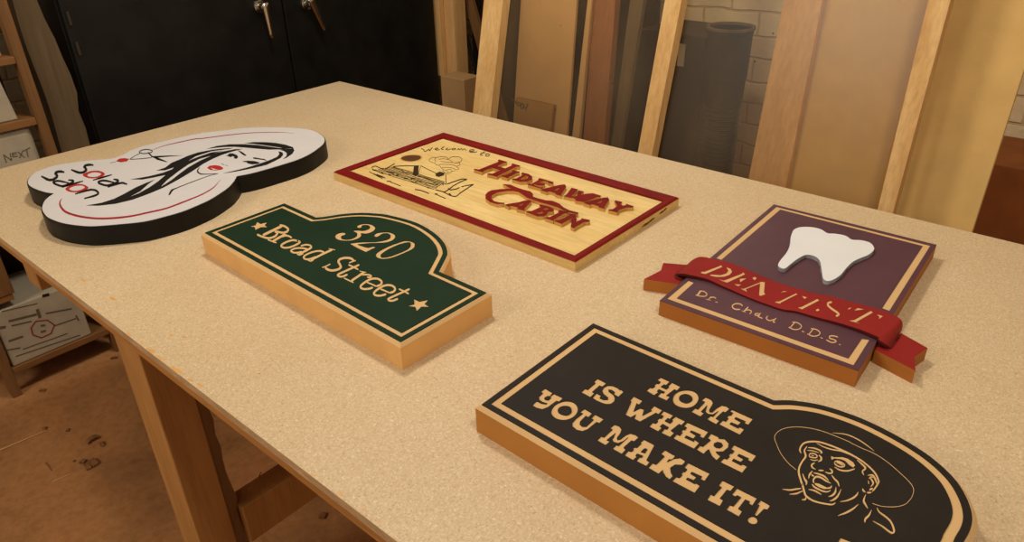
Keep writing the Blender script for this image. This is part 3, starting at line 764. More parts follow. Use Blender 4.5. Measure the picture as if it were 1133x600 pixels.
rib_letter([q('d4', 283,208, 320,218, 302,231), q('d4', 405,232, 423,243, 290,312, 284,318, 250,303, 275,300, 398,238), q('d4', 395,324, 412,312, 427,325, 405,333)])
sl = strokes('letter', [S('d4', 15, 528,258, 500,264, 497,285, 530,315, 572,343, 585,362, 562,374)], 0.0, 0.0006, M['mdf'], band, hfun=rib_h, label='pale gold letter')
rib_letter([q('d4', 855,333, 867,345, 728,424, 755,432, 678,411, 715,408, 840,338), q('d4', 662,313, 690,300, 680,312, 668,318), q('d4', 718,326, 742,308, 792,318, 745,324), q('d4', 905,362, 952,375, 918,398, 925,380)])
# ribbon tails lying flat at both sides
TL = 0.022
ltail = q('d1', 230,88, 440,105, 470,150, 420,185, 400,240, 360,277, 60,232, 210,155)
rtail = q('d7', 440,225, 515,192, 710,302, 612,368, 620,470, 320,315, 350,255)
for nm, lp_ in (('left', ltail), ('right', rtail)):
    w_ = dedupe(wl(lp_, TL)); n_ = len(w_)
    Vs = [(x, y, TZ) for x, y in w_] + [(x, y, TZ + TL) for x, y in w_]
    Fs, fm = [], []
    for t in tessellate_polygon([[Vector((x, y, 0)) for x, y in w_]]): Fs.append((n_ + t[0], n_ + t[1], n_ + t[2])); fm.append(0); Fs.append(t[::-1]); fm.append(1)
    for i in range(n_): j = (i + 1) % n_; Fs.append((i, j, n_ + j, n_ + i)); fm.append(1)
    mk('ribbon_tail', Vs, Fs, None, root, mats=[M['ribbon'], M['mdf_brown']], fmat=fm, label='%s forked end of the red ribbon' % nm)
# curled folds joining band and tails
def curl(cs, r, ws, nm):
    pts = []
    Vs, Fs = [], []
    N_ = len(cs)
    for p, hh in cs:
        a = at(p, hh); Vs.append(tuple(a)); 
    for p, hh in ws:
        a = at(p, hh); Vs.append(tuple(a))
    for i in range(N_ - 1): Fs.append((i, i + 1, N_ + i + 1, N_ + i))
    o_ = mk('ribbon_fold', Vs, Fs, M['ribbon_shade'], root, label=nm)
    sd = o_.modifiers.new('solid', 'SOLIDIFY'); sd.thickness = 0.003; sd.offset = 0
    return o_
curl([(q('d1', 338,190)[0], .0215), (q('d1', 328,205)[0], .0225), (q('d1', 340,228)[0], .0225), (q('d1', 385,246)[0], .0225)], 0,
     [(q('d1', 440,108)[0], .0215), (q('d1', 430,125)[0], .0225), (q('d1', 420,150)[0], .0225), (q('d1', 430,190)[0], .0225)], 'left fold of the red ribbon')
curl([(q('d7', 515,190)[0], .0225), (q('d7', 500,225)[0], .0225), (q('d7', 455,240)[0], .0225), (q('d7', 400,225)[0], .0225)], 0,
     [(q('d7', 442,304)[0], .0225), (q('d7', 420,306)[0], .0225), (q('d7', 370,300)[0], .0225), (q('d7', 328,285)[0], .0225)], 'right fold of the red ribbon')
nm_ = [
    [S('d5', 17, 165,133, 145,160, 125,187), S('d5', 9, 148,134, 200,135, 240,165, 225,193, 170,195, 105,180)],
    [S('d5', 14, 292,200, 255,240), S('d5', 7, 232,232, 290,244), S('d5', 10, 280,215, 320,206, 352,222)], [S('d5', 10, 343,261, 372,271)],
    [S('d5', 11, 672,312, 645,290, 590,285, 550,308, 560,340, 600,354, 642,353)],
    [S('d5', 12, 742,325, 715,352, 685,382), S('d5', 6, 660,370, 712,390), S('d5', 9, 705,366, 750,360, 780,380, 758,410)],
    [S('d5', 10, 890,398, 860,438, 912,462), S('d5', 9, 868,402, 825,408, 830,425, 880,430)],
    [S('d5', 9, 978,433, 958,462, 998,490, 1050,474), S('d5', 10, 1078,458, 1042,500, 1065,512)],
    [S('d6', 14, 362,202, 320,252), S('d6', 8, 338,198, 390,205, 430,235, 415,265, 360,275, 300,250)], [S('d6', 10, 436,290, 460,301)],
    [S('d6', 14, 362,202, 320,252, off=(190, 68)), S('d6', 8, 338,198, 390,205, 430,235, 415,265, 360,275, 300,250, off=(190, 68))], [S('d6', 10, 625,355, 650,366)],
    [S('d6', 9, 805,352, 762,340, 722,342, 722,364, 770,380, 785,398, 742,407, 685,380)], [S('d6', 9, 815,425, 832,433)]]
for l in nm_: strokes('small_letter', [(p, w * 1.2) for p, w in l], T - .0003, T + .00012, M['mdf'], root)

# ================================================================== SIGN: Hideaway Cabin
T = 0.022
ho = [(368.8, 189.3), (636.6, 288.9), (751.5, 218), (490.6, 145.9)]
hi = [(385.6, 188.1), (635.75, 282.3), (734.6, 221.9), (490, 151.9)]
root = thing('cabin_sign', 'pale pine sign with red border reading Welcome to HIDEAWAY CABIN', 'sign', centre(ho))
top = wl(ho, T)
if area2(top) < 0: top.reverse()
ZF = 0.0175
base_loop = top
Vs, Fs = prism([base_loop], TZ, TZ + ZF)
fm = None
bd = mk('board', Vs, Fs, None, root, mats=[M['pine']])
inn = wl(hi, T)
if area2(inn) < 0: inn.reverse()
# red frame with a small outer chamfer
ot = offset(top, -0.004); n_ = 4
def match(l, ref):
    return [min(l, key=lambda p: (p[0] - r_[0]) ** 2 + (p[1] - r_[1]) ** 2) for r_ in ref]
inn = match(inn, top); ot = match(ot, top)
inn2 = [tuple(Vector(a).lerp(Vector(b_), 0.06)) for a, b_ in zip(inn, ot)]
Vs = []; rings = [(top, ZF + .00005), (top, T - .003), (ot, T), (inn2, T), (inn, T - .0006), (inn, ZF + .00005)]
for lp_, z in rings: Vs += [(x, y, TZ + z) for x, y in lp_]
Fs, fm = [], []
for r_ in range(6):
    r2_ = (r_ + 1) % 6
    for i in range(4):
        j = (i + 1) % 4; Fs.append((r_ * 4 + i, r_ * 4 + j, r2_ * 4 + j, r2_ * 4 + i)); fm.append([1, 0, 0, 1 if i in (0, 1) else 0, 0, 0][r_])
mk('border', Vs, Fs, None, root, mats=[M['crimson'], M['pine_side']], fmat=fm, label='dark red raised border')
HL = 0.0255
H_ = [
    [q('h1', 372,115, 460,140, 447,152, 420,150, 350,188, 440,213, 520,177, 508,165, 520,158, 605,182, 590,195, 565,192, 365,290, 350,305, 240,278, 255,268, 300,272, 385,232, 295,205, 205,238, 185,255, 92,226, 105,218, 150,226, 370,138, 358,124)],
    [q('h1', 530,232, 600,250, 590,262, 565,262, 485,305, 465,320, 395,300, 410,290, 440,290, 520,252, 515,240)],
    [q('h1', 630,258, 700,275, 740,305, 735,335, 680,358, 600,360, 515,335, 530,325, 560,325, 640,285, 615,272), q('h1', 670,290, 695,305, 690,325, 640,340, 600,335, 640,305)],
    [q('h1', 820,320, 975,365, 970,385, 920,375, 910,360, 855,348, 810,368, 855,382, 880,375, 870,400, 800,400, 770,388, 745,395, 830,425, 860,420, 850,440, 690,395, 705,382, 730,385, 810,340, 805,328)],
    [q('h2', 250,190, 265,215, 205,305, 215,318, 148,300, 150,290, 90,268, 60,268, 50,275, -20,252, 10,240, 200,195), q('h2', 190,235, 165,260, 120,252, 175,228)],
    [q('h2', 325,228, 395,245, 320,320, 350,325, 385,315, 400,255, 460,270, 440,285, 430,310, 480,295, 560,288, 650,315, 640,328, 600,330, 460,385, 365,370, 370,355, 345,340, 300,335, 235,320, 270,300)],
    [q('h2', 250,190, 265,215, 205,305, 215,318, 148,300, 150,290, 90,268, 60,268, 50,275, -20,252, 10,240, 200,195, off=(476, 143)), q('h2', 190,235, 165,260, 120,252, 175,228, off=(476, 143))],
    [q('h2', 805,365, 885,385, 870,400, 865,415, 890,425, 930,420, 925,405, 1010,430, 1000,445, 930,445, 850,470, 830,500, 730,475, 745,465, 780,465, 830,430, 815,400, 800,378)],
    [q('h3', 255,30, 320,35, 380,60, 440,80, 500,95, 525,120, 520,140, 560,155, 640,175, 700,180, 760,205, 800,240, 850,265, 930,285, 925,300, 860,285, 790,260, 740,235, 660,210, 600,195, 540,175, 470,150, 440,130, 395,100, 340,90, 280,92, 200,105, 155,130, 150,160, 180,185, 230,195, 270,197, 255,207, 200,208, 140,190, 100,160, 98,125, 120,100, 155,85, 230,75, 290,72, 330,70, 290,50)],
    [q('h3', 490,172, 512,180, 445,250, 452,268, 378,252, 395,240, 345,228, 315,224, 305,232, 272,216, 295,208, 400,192, 440,180), q('h3', 450,205, 415,224, 385,218, 430,206)],
    [q('h3', 590,212, 680,235, 712,260, 700,275, 655,278, 650,300, 620,318, 560,318, 460,280, 475,270, 510,272, 600,232, 580,222), q('h3', 640,240, 665,255, 635,264, 605,256), q('h3', 600,275, 620,285, 590,300, 550,290)],
    [q('h3', 760,262, 840,278, 825,292, 800,292, 715,345, 705,358, 632,335, 650,325, 675,325, 760,282, 748,272)],
    [q('h3', 840,295, 905,300, 915,345, 905,370, 960,345, 955,335, 1035,352, 1020,368, 985,368, 910,410, 890,425, 862,412, 875,330, 800,375, 780,385, 715,362, 730,352, 760,352, 850,310)]]
for k_, g in enumerate(H_):
    loops = [dedupe(wl(l, HL)) for l in g]
    ring = [[p for p in l] for l in loops]
    Vs, Fs = prism(ring, TZ + ZF, TZ + HL - .0006)
    o_ = mk('letter', Vs, Fs, M['pine_side'], root, label='raised wooden letter with red top')
    Vs, Fs = prism(ring, TZ + HL - .00055, TZ + HL)
    mk('red_top', Vs, Fs, M['crimson'], o_)
wc = [S('hw', 8, 240,178, 262,190, 280,210, 320,186, 325,203, 358,165), S('hw', 7, 385,187, 412,180, 398,173, 380,184, 398,195, 432,188), S('hw', 8, 478,158, 445,182, 470,190),
      S('hw', 7, 515,174, 492,186, 515,193, 545,182), S('hw', 7, 572,176, 552,186, 575,192, 592,182, 570,176), S('hw', 7, 608,194, 622,179, 632,192, 650,179, 662,193, 682,183, 700,200),
      S('hw', 8, 738,208, 778,203, 772,191, 738,196, 738,214, 775,217, 812,212), S('hw', 8, 893,210, 850,234, 848,246, 872,248), S('hw', 7, 845,222, 905,232), S('hw', 8, 900,246, 912,234, 936,240, 928,256, 902,256, 898,246)]
strokes('script_lettering', wc, ZF - .0003, ZF + .00015, M['burn'], root, label='Welcome to in burnt script')
flat('knot_halo', [crom(q('h0', 655,290, 690,256, 770,246, 840,250, 862,275, 838,302, 770,316, 690,312), 3, True)], ZF - .0003, ZF + .0001, M['halo'], root)
flat('knot', [crom(q('h0', 668,285, 700,262, 770,253, 830,258, 848,275, 825,295, 770,308, 710,305), 3, True)], ZF - .0003, ZF + .0002, M['knot'], root, label='dark brown knot in the pine')
cab_ = [S('hw', 6, 345,322, 320,298, 345,275, 390,268), S('hw', 7, 390,318, 380,282, 430,264, 500,268, 515,290), S('hw', 7, 515,288, 560,264, 630,266, 655,290, 635,318, 580,330),
        S('hw', 6, 345,322, 378,326, 392,345, 425,352), S('hw', 6, 425,352, 445,340, 560,346, 600,360, 636,345, 618,312), S('hw', 6, 430,356, 450,382, 472,396, 462,410, 488,430, 522,436),
        S('hw', 5, 450,372, 550,376, 600,396, 625,386, 600,366), S('hw', 5, 480,402, 540,392, 550,410, 590,406), S('hw', 5, 500,404, 512,420, 542,425, 556,406), S('hw', 5, 420,290, 470,284, 540,300, 560,325), S('hw', 5, 440,310, 520,320, 575,322),
        S('hw', 9, 235,355, 310,392, 390,430), S('hw', 6, 238,355, 205,455), S('hw', 9, 205,452, 330,495, 430,520, 495,546), S('hw', 11, 490,440, 496,545)]
random.seed(5)
A0, A1 = (75, 250), (830, 490); B0, B1 = (330, 215), (950, 400)
for i in range(9):
    t = i / 8
    a = (A0[0] + (B0[0] - A0[0]) * t, A0[1] + (B0[1] - A0[1]) * t); b_ = (A1[0] + (B1[0] - A1[0]) * t, A1[1] + (B1[1] - A1[1]) * t)
    pts = []
    for kk in range(9):
        s = kk / 8; pts += [a[0] + (b_[0] - a[0]) * s + random.uniform(-6, 6), a[1] + (b_[1] - a[1]) * s + random.uniform(-3, 3)]
    if 0.55 < t: pts = pts[:6] + pts[6:]
    cab_.append(S('hc', random.choice([7, 8, 10]), *pts))
for i in range(30):
    s = random.uniform(.02, .97); t = random.uniform(0, 1)
    x = A0[0] + (A1[0] - A0[0]) * s + (B0[0] - A0[0]) * t * (1 - s * .5); y = A0[1] + (A1[1] - A0[1]) * s + (B0[1] - A0[1] - 0) * t * (1 - s * -1.2) * .8
    if y < 205 + max(0, x - 560) * .5: continue
    cab_.append(S('hc', random.choice([7, 9, 12]), x, y, x + random.uniform(10, 45), y + random.uniform(-6, 18)))
cab_ += [S('hc', 8, 68,222, 110,208, 150,222, 212,248), S('hc', 9, 225,248, 345,178), S('hc', 14, 240,268, 330,292), S('hc', 7, 330,212, 450,206, 640,205), S('hc', 6, 68,222, 90,250, 200,300),
         S('hc', 5, 40,275, 140,330, 200,360), S('hc', 8, 90,300, 160,330, 232,352), S('hc', 8, 130,310, 210,340), S('hc', 8, 250,392, 300,392), S('hc', 5, 290,400, 420,450), S('hc', 9, 590,490, 670,505, 760,540), S('hc', 14, 830,545, 865,550), S('hc', 5, 865,560, 960,600),
         S('hd', 9, 380,425, 480,390, 560,365, 620,370), S('hd', 9, 618,368, 540,400, 450,450, 400,490), S('hd', 8, 400,490, 360,515, 330,520), S('hd', 8, 430,495, 480,488, 530,468), S('hd', 6, 550,458, 640,440, 698,430), S('hd', 9, 695,430, 600,492, 520,545), S('hd', 7, 520,550, 480,575, 420,565, 330,520, 240,495),
         S('hd', 9, 390,478, 430,500), S('hd', 8, 400,540, 425,555)]
strokes('cabin_drawing', [(p, w * .68) for p, w in cab_], ZF - .0003, ZF + .00015, M['burn'], root, label='burnt line drawing of a log cabin with chimney smoke', round_=False)
Vs, Fs = [], []
for pl_ in (q('hw', 165,360, 215,358, 210,450, 180,465, 155,445), q('hw', 385,435, 430,415, 480,430, 470,455, 420,470, 390,460)): prism([wl(pl_, ZF)], TZ + ZF - .0003, TZ + ZF + .0002, Vs, Fs)
mk('gable_and_chimney', Vs, Fs, M['burn'], root)
e0 = Vector(at(ho[1], T)); e1 = Vector(at(ho[2], T)); dd_ = (e1 - e0); LL = dd_.length; dd_.normalize(); nn_ = Vector((dd_.y, -dd_.x, 0))
for st_, w0, zz0, zz1 in ((.60, .14, .004, .011), (.78, .09, .009, .016)):
    pts_ = [(0, .2), (.25, .75), (.5, .6), (.8, 1.0), (1, .7), (.85, .35), (.55, .1), (.3, .0)]
    P2 = [e0 + dd_ * (LL * (st_ + w0 * a)) for a, b_ in pts_]
    Vs = [(p.x + nn_.x * o_, p.y + nn_.y * o_, TZ + zz0 + (zz1 - zz0) * b_) for o_ in (-.0003, .0004) for p, (a, b_) in zip(P2, pts_)]
    k8 = len(pts_); Fs = [tuple(range(k8 - 1, -1, -1)), tuple(range(k8, 2 * k8))] + [(i, (i + 1) % k8, k8 + (i + 1) % k8, k8 + i) for i in range(k8)]
    mk('bark_streak', Vs, Fs, M['knot'], root, label='dark bark streak on the edge')

# ================================================================== SIGN: solar salon
T = 0.042
oS = (crom(q('s1', 320,352, 240,340, 150,310, 100,280, 87,250, 100,215, 150,170, 230,135, 330,105, 450,85, 600,65, 750,52, 830,45), 4)[:-1] + crom(q('s1', 830,45, 880,30, 950,0) + q('s2', 280,250, 400,212, 520,182, 650,152, 800,118, 950,92, 1120,75) + q('s5', 200,98, 350,88, 500,87, 650,92, 780,102, 870,125, 930,160, 953,195, 940,235, 880,285, 800,335, 700,378, 600,410, 450,455, 300,495, 170,520), 4)[:-1]
      + crom(q('s8', 690,112, 665,155, 620,205, 550,255, 460,310, 350,360, 230,408, 100,445) + [(160, 245), (134.6, 247.8), (113.4, 249.6), (99.2, 250.2), (85, 249.2), (70.9, 247), (60.9, 244)] + q('s1', 260,560, 220,510, 215,470, 235,420, 270,385, 320,352), 4)[:-1])
root = thing('salon_sign', "white figure-of-eight sign with black edge reading solar salon beside a long-haired woman's face", 'sign', centre(oS))
facew = dedupe(wl(oS, T), 1e-5)
if area2(facew) < 0: facew.reverse()
o1 = offset(facew, 0.0022); n_ = len(facew)
rings = [(offset(facew, .003), 0), (offset(facew, .003), T - .006), (o1, T - .0012), (offset(facew, 0.0), T - .0006)]
Vs, Fs = [], []
for lp_, z in rings: Vs += [(x, y, TZ + z) for x, y in lp_]
for r_ in range(3):
    for i in range(n_):
        j = (i + 1) % n_; Fs.append((r_ * n_ + i, r_ * n_ + j, (r_ + 1) * n_ + j, (r_ + 1) * n_ + i))
for t in tessellate_polygon([[Vector((x, y, 0)) for x, y in rings[0][0]]]): Fs.append(t)
for t in tessellate_polygon([[Vector((x, y, 0)) for x, y in facew]]): Fs.append(tuple(3 * n_ + i for i in t))
mk('board', Vs, Fs, M['edgeblack'], root, label='thick black board')
Vs, Fs = prism([facew], TZ + T - .00055, TZ + T); mk('painted_face', Vs, Fs, M['white'], root, label='white painted face')
hA = T - .0003; hB = T + .00015
fills = [
    ('s4', 225,160, 320,132, 430,118, 560,116, 680,124, 780,138, 870,150, 985,152, 900,163, 780,165, 680,157, 580,148, 480,140, 380,142, 300,150),
    ('s4', 565,108, 640,98, 740,98, 840,105, 930,122, 990,142, 1000,154, 900,150, 820,138, 730,125, 640,114),
    ('s4', 990,145, 1006,170, 990,200, 940,235, 905,250, 935,220, 938,195, 915,178, 875,166, 985,154),
    ('s4', 865,180, 900,188, 908,210, 882,240, 820,272, 760,300, 700,315, 600,337, 500,357, 420,370, 370,375, 480,350, 600,320, 700,288, 780,260, 850,230, 872,205)]
main = (q('s4', 465,151, 380,155, 280,165, 150,190, 60,220, 0,248) + q('s2', 640,360, 580,405, 500,430, 580,428, 660,402, 640,420, 560,450, 440,480, 360,494, 270,508, 380,510, 480,492, 585,470)
        + q('s3', 680,245, 600,300, 510,350, 430,382, 520,335, 590,272, 650,230, 570,260, 480,300, 380,355, 290,400, 180,435, 40,460, 150,462, 300,445, 450,410, 600,355, 720,305, 850,235, 950,175)
        + q('s4', 0,418, 60,382, 130,338, 200,290, 280,248, 360,213, 450,183, 550,158, 480,161, 390,178, 290,198))
Vs, Fs = [], []
for fl in fills: prism([wl(q(*fl), hB)], TZ + hA, TZ + hB, Vs, Fs)
prism([wl(main, hB)], TZ + hA, TZ + hB, Vs, Fs)
hair = mk('hair_print', Vs, Fs, M['inkblack'], root, label='printed black hair')
Vs, Fs = [], []
for fl in (q('s3', 705,292, 760,235, 850,165, 880,143, 947,97, 1047,47, 1147,20, 1047,64, 947,121, 880,170, 800,232, 755,262),
           q('s4', 70,263, 133,224, 267,181, 400,163, 507,157, 400,171, 267,190, 140,234)):
    prism([wl(fl, hB + .0001)], TZ + hA, TZ + hB + .0001, Vs, Fs)
mk('hair_highlight', Vs, Fs, M['white'], hair, label='white streaks in the hair')
Vs, Fs = [], []
for fl in (q('s4', 232,325, 255,308, 300,302, 345,308, 378,328, 365,342, 310,350, 260,345),): prism([wl(fl, hB)], TZ + hA, TZ + hB, Vs, Fs)
lips = mk('lips_print', Vs, Fs, M['lipred'], root, label='printed red lips')
Vs, Fs = prism([wl(q('s4', 265,325, 290,333, 330,345, 285,342), hB + .0001)], TZ + hA, TZ + hB + .0001); mk('teeth_print', Vs, Fs, M['white'], lips)
for nm2, fl in (('eye_print', q('s6', 615,270, 628,252, 655,235, 700,240, 748,262, 762,290, 735,312, 705,300, 712,285, 685,272, 668,288, 645,282)), ('eyebrow_print', q('s6', 760,200, 820,222, 875,262, 850,270, 812,248)),
           ('eyebrow_print', q('s7', 530,325, 560,322, 640,338, 700,345, 745,375, 680,360, 600,350, 540,342)), ('eye_print', q('s7', 375,380, 450,372, 550,375, 640,400, 600,420, 520,427, 450,412, 440,395, 400,390))):
    Vs, Fs = prism([wl(fl, hB)], TZ + hA, TZ + hB)
    mk(nm2, Vs, Fs, M['inkblack'], root)
for nm2, pl2 in (('chin_print', P([.3, 1.4, 1.5, 1, .4], ('s4', 168,320, 148,350, 162,373, 205,383, 335,376))),
    ('shoulder_print', P([.5, .7, .8, .9, 1.0, 1.3, 2.2, 1.6], ('s4', 330,377, 250,397, 130,440, 0,490), ('s3', 845,305, 820,315, 798,330, 775,368))),
    ('nostril_print', P([1.0, .8], ('s4', 360,289, 387,301))), ('nostril_print', P([.6, .6], ('s4', 396,302, 417,308))), ('eyelash_print', P([.5, .8], ('s6', 618,262, 600,270))), ('hair_wisp_print', P([.4, 1.2, .4], ('s4', 505,170, 530,185, 560,200)))):
    strokes(nm2, [pl2], hA, hB, M['inkblack'], root)
strokes('red_arc_print', [P([.4, .6, .8, .9, .9, .9, .8, .7, .6, .5, .2], ('s2', 470,247, 560,215, 640,194, 730,174, 850,150), ('s4', 200,65, 400,38, 600,18, 760,12, 880,12, 1005,19))], hA, hB, M['inkred'], root, label='thin red arc along the far rim')
strokes('red_arc_print', [P([.3, 1.5, 2.2, 2.5, 2.4, 2.3, 2.2, 2.2, 2, 1.9, 1.8, 1.7, 1.5, 1.3, 1.0, .3], ('s1', 390,395, 370,430, 378,470, 420,515, 500,545, 600,565, 720,575), ('s3', 300,570, 450,552, 600,520, 750,485, 900,430, 1000,390), ('s4', 200,555, 290,500, 350,433))], hA, hB, M['inkred'], root, label='thicker red arc along the near rim')
strokes('scissor_tip_print', [S('s2', 6, 95,363, 145,352)], hA, hB, M['inkblack'], root)
sc_ = strokes('scissors_print', [S('s2', 6, 272,331, 360,326, 465,315), S('s2', 12, 430,270, 450,290, 472,312), S('s2', 8, 350,270, 370,252, 420,243, 466,254, 452,272, 390,280, 352,270), S('s2', 5, 366,276, 315,300, 268,331)], hA, hB, M['inkblack'], root, label='printed scissors')
Vs, Fs = [], []
for fl in (q('s2', 465,303, 600,297, 735,298, 600,308, 480,320), q('s2', 465,305, 530,320, 607,355, 590,355, 510,335)): prism([wl(fl, hB)], TZ + hA, TZ + hB, Vs, Fs)
mk('scissor_blades', Vs, Fs, M['inkblack'], sc_)
Vs, Fs = prism([wl(q('s2', 145,348, 175,325, 220,320, 265,326, 240,350, 190,357), hB)], TZ + hA, TZ + hB); mk('scissor_finger_ring', Vs, Fs, M['lipred'], sc_, label='red finger ring of the scissors')
def ringl(o, i):
    Vs, Fs = prism([wl(crom(o, 3, True), hB), wl(crom(i, 3, True), hB)], TZ + hA, TZ + hB); mk('letter', Vs, Fs, M['lipred'], root, label='red printed letter')
sal = [[S('s1', 14, 668,102, 620,98, 582,112, 600,135, 604,150, 570,170, 530,168, 470,142)],
       [S('s1', 10, 830,187, 750,210, 662,236)], [S('s1', 12, 843,228, 885,233, 886,250, 800,283, 768,281, 715,264, 708,248, 760,236, 850,256)],
       [S('s1', 12, 793,297, 895,263, 925,258, 966,272)],
       [S('s1', 15, 410,165, 368,157, 325,170, 345,193, 342,210, 310,232, 270,235, 205,200)], [S('s1', 12, 443,234, 490,238, 487,255, 402,289, 370,286, 316,264, 310,250, 355,239, 450,261)],
       [S('s1', 10, 575,243, 500,265, 388,299)], [S('s1', 12, 505,358, 640,317, 690,325, 714,350, 690,370, 585,398)]]
for l in sal: strokes('letter', [(p, w * 1.6) for p, w in l], hA, hB, M['inkblack'], root, label='black printed letter', square=True)
ringl(q('s1', 572,185, 640,155, 720,153, 768,178, 740,205, 670,220, 605,212), q('s1', 612,190, 655,168, 710,168, 735,182, 700,203, 640,206))
ringl(q('s1', 418,310, 480,275, 565,270, 622,298, 595,325, 520,343, 450,337), q('s1', 452,312, 500,288, 565,284, 590,300, 550,322, 490,330))

# ================================================================== things around the bench
XS = -0.38
def Z(h): return TZ + h
# shelf unit on the left
sh = thing('shelf_unit', 'rough wooden shelf unit at the left edge holding boxes', 'shelf', (-0.55, 0.2, 0))
for y in (0.03, 0.368): bx('post', (XS - 0.035, XS, y - (0.0 if y > .3 else 0.0), y + 0.028, 0, 1.55), M['plank'], sh) if y > .3 else bx('post', (XS - 0.035, XS, y, y + .028, 0, Z(-.50)), M['plank'], sh)
bx('post', (XS - 0.4, XS - 0.372, .368, .396, 0, 1.55), M['plank'], sh)
bx('post', (XS - 0.4, XS - 0.372, -.2, -.172, 0, 1.55), M['plank'], sh)
bx('post', (XS - 0.035, XS, -.45, -.422, 0, 1.55), M['plank'], sh)
bx('shelf_board', (XS - 0.37, XS, 0.059, 0.367, Z(-.778), Z(-.755)), M['plank_y'], sh)
bx('shelf_board', (XS - 0.37, XS, -0.42, 0.367, Z(-.012), Z(.010)), M['plank_y'], sh)
bx('shelf_board', (XS - 0.37, XS, -0.42, 0.367, Z(.172), Z(.192)), M['plank_y'], sh)
bx('shelf_board', (XS - 0.37, XS - .005, -0.42, 0.14, Z(-.53), Z(-.508)), M['plank_y'], sh)
bx('back_panel', (XS - 0.42, XS - 0.402, -.45, 0.42, 0, 1.55), M['darkbox'], sh)
bx('side_panel', (XS - 0.36, XS - 0.002, 0.095, 0.147, Z(-.507), Z(-.22)), M['plank'], sh, label='orange-brown upright board')
# boxes
b1 = thing('screw_box', 'dusty white box with a red hexagon on its printed front, on the lowest shelf', 'box', (-0.55, 0.19, Z(-.754)))
bx('carton', (XS - 0.26, XS - .008, 0.066, 0.315, Z(-.754), Z(-.553)), M['paper'], b1, bevel=.003)
xf = XS - .0075
def printed(name, lst, mat, parent, x=xf, t=.0006, crop='n2'):
    Vs, Fs = [], []
    for pts, w in lst:
        pp = [on_x(p, x) for p in pts]
        for a, b_ in zip(pp[:-1], pp[1:]):
            d = (b_ - a); d.normalize(); nn = Vector((0, -d.z, d.y)) * w * .36
            k0 = len(Vs)
            for c in (a + nn, b_ + nn, b_ - nn, a - nn): Vs.append((x, c.y, c.z))
            for c in (a + nn, b_ + nn, b_ - nn, a - nn): Vs.append((x + t, c.y, c.z))
            Fs += [(k0 + 4, k0 + 5, k0 + 6, k0 + 7), (k0, k0 + 1, k0 + 5, k0 + 4), (k0 + 1, k0 + 2, k0 + 6, k0 + 5), (k0 + 2, k0 + 3, k0 + 7, k0 + 6), (k0 + 3, k0, k0 + 4, k0 + 7)]
    return mk(name, Vs, Fs, mat, parent)
printed('red_hexagon', [(q('n2', 108,325, 125,302, 165,298, 190,315, 178,345, 145,360, 115,350, 108,325), .005)], M['hexred'], b1)
printed('printed_lines', [(q('n2', 5,268, 130,240), .004), (q('n2', 30,302, 128,278), .010), (q('n2', 40,318, 110,302), .006), (q('n2', 80,400, 235,345), .004), (q('n2', 55,425, 280,350), .004), (q('n2', 160,275, 250,258), .007),
    (q('n2', 190,318, 265,292), .005), (q('n2', 265,282, 275,300), .006), (q('n2', 0,325, 20,322), .012), (q('n2', 30,372, 80,355), .009), (q('n2', 15,405, 70,395), .006), (q('n2', 130,260, 140,290), .012), (q('n2', 142,318, 158,316), .009), (q('n2', 142,340, 160,335), .009)], M['ink'], b1)
printed('hand_hole', [(q('n2', 148,214, 172,208), .014)], M['darkbox'], b1)
b2 = thing('paper_carton', 'crumpled white paper carton marked NEXT below the middle shelf', 'box', (-.5, .2, Z(-.21)))
v, f = box(XS - 0.25, XS - .012, 0.10, 0.35, Z(-.21), Z(-.016))
o_ = mk('carton', v, f, M['paper'], b2)
md = o_.modifiers.new('b', 'BEVEL'); md.width = .02; md.segments = 4
printed('marker_writing', [(q('n1', 22,568, 12,540), .003), (q('n1', 12,540, 40,560), .003), (q('n1', 40,560, 35,535), .003), (q('n1', 62,545, 45,548, 42,535, 58,532), .003), (q('n1', 44,541, 58,538), .002), (q('n1', 62,530, 85,550), .003), (q('n1', 80,525, 68,552), .003), (q('n1', 82,527, 105,515), .003), (q('n1', 92,522, 98,548), .003)], M['ink'], b2, x=XS - .0115)
o_ = bx('bearing_block', (XS - .40, XS - .395, 0, .01, 0, .01), M['paper']) if False else None
hb = hexa('catalogue_box', [(XS - .2, .20, Z(.011)), (XS - .02, .20, Z(.011)), (XS - .2, .327, Z(.011)), (XS - .02, .327, Z(.011)),
     (XS - .2, .20, Z(.165)), (XS - .02, .20, Z(.165)), (XS - .2, .312, Z(.165)), (XS - .02, .312, Z(.165))], M['paper'], None, bevel=.003)
setprops(hb, 'off-white cardboard file box on the middle shelf at the left picture edge', 'box')
wd2 = bx('small_tray', (XS - .2, XS - .03, .25, .345, Z(.193), Z(.215)), M['card'], None, bevel=.003); setprops(wd2, 'thin brown cardboard tray lying on the top shelf at left', 'tray')
hose2 = bx('storage_bin', (XS - .3, XS - .05, 0.16, 0.35, Z(-.54), Z(-.30)), M['darkbox'], None, bevel=.01); 
bpy.data.objects.remove(hose2)
# leaning rough plank between shelf and cabinet
v, f = [], []
random.seed(11)
for i in range(30):
    z = 1.65 * i / 29; ya = .405 + .004 * math.sin(i * .9); yb_ = .505 + random.uniform(-.006, .006) + .01 * math.sin(i * .5)
    xo = -.45 + .0 * i
    v += [(xo, ya, z), (xo + .045, ya + .012, z), (xo + .045, yb_ - .01, z), (xo, yb_, z)]
for i in range(29):
    a = i * 4
    for k_ in range(4): f.append((a + k_, a + (k_ + 1) % 4, a + 4 + (k_ + 1) % 4, a + 4 + k_))
f += [(0, 1, 2, 3), (116, 117, 118, 119)]
o_ = mk('rough_plank', v, f, M['rough'], None); setprops(o_, 'grey-brown rough-edged plank standing between the shelf unit and black cabinet', 'plank')
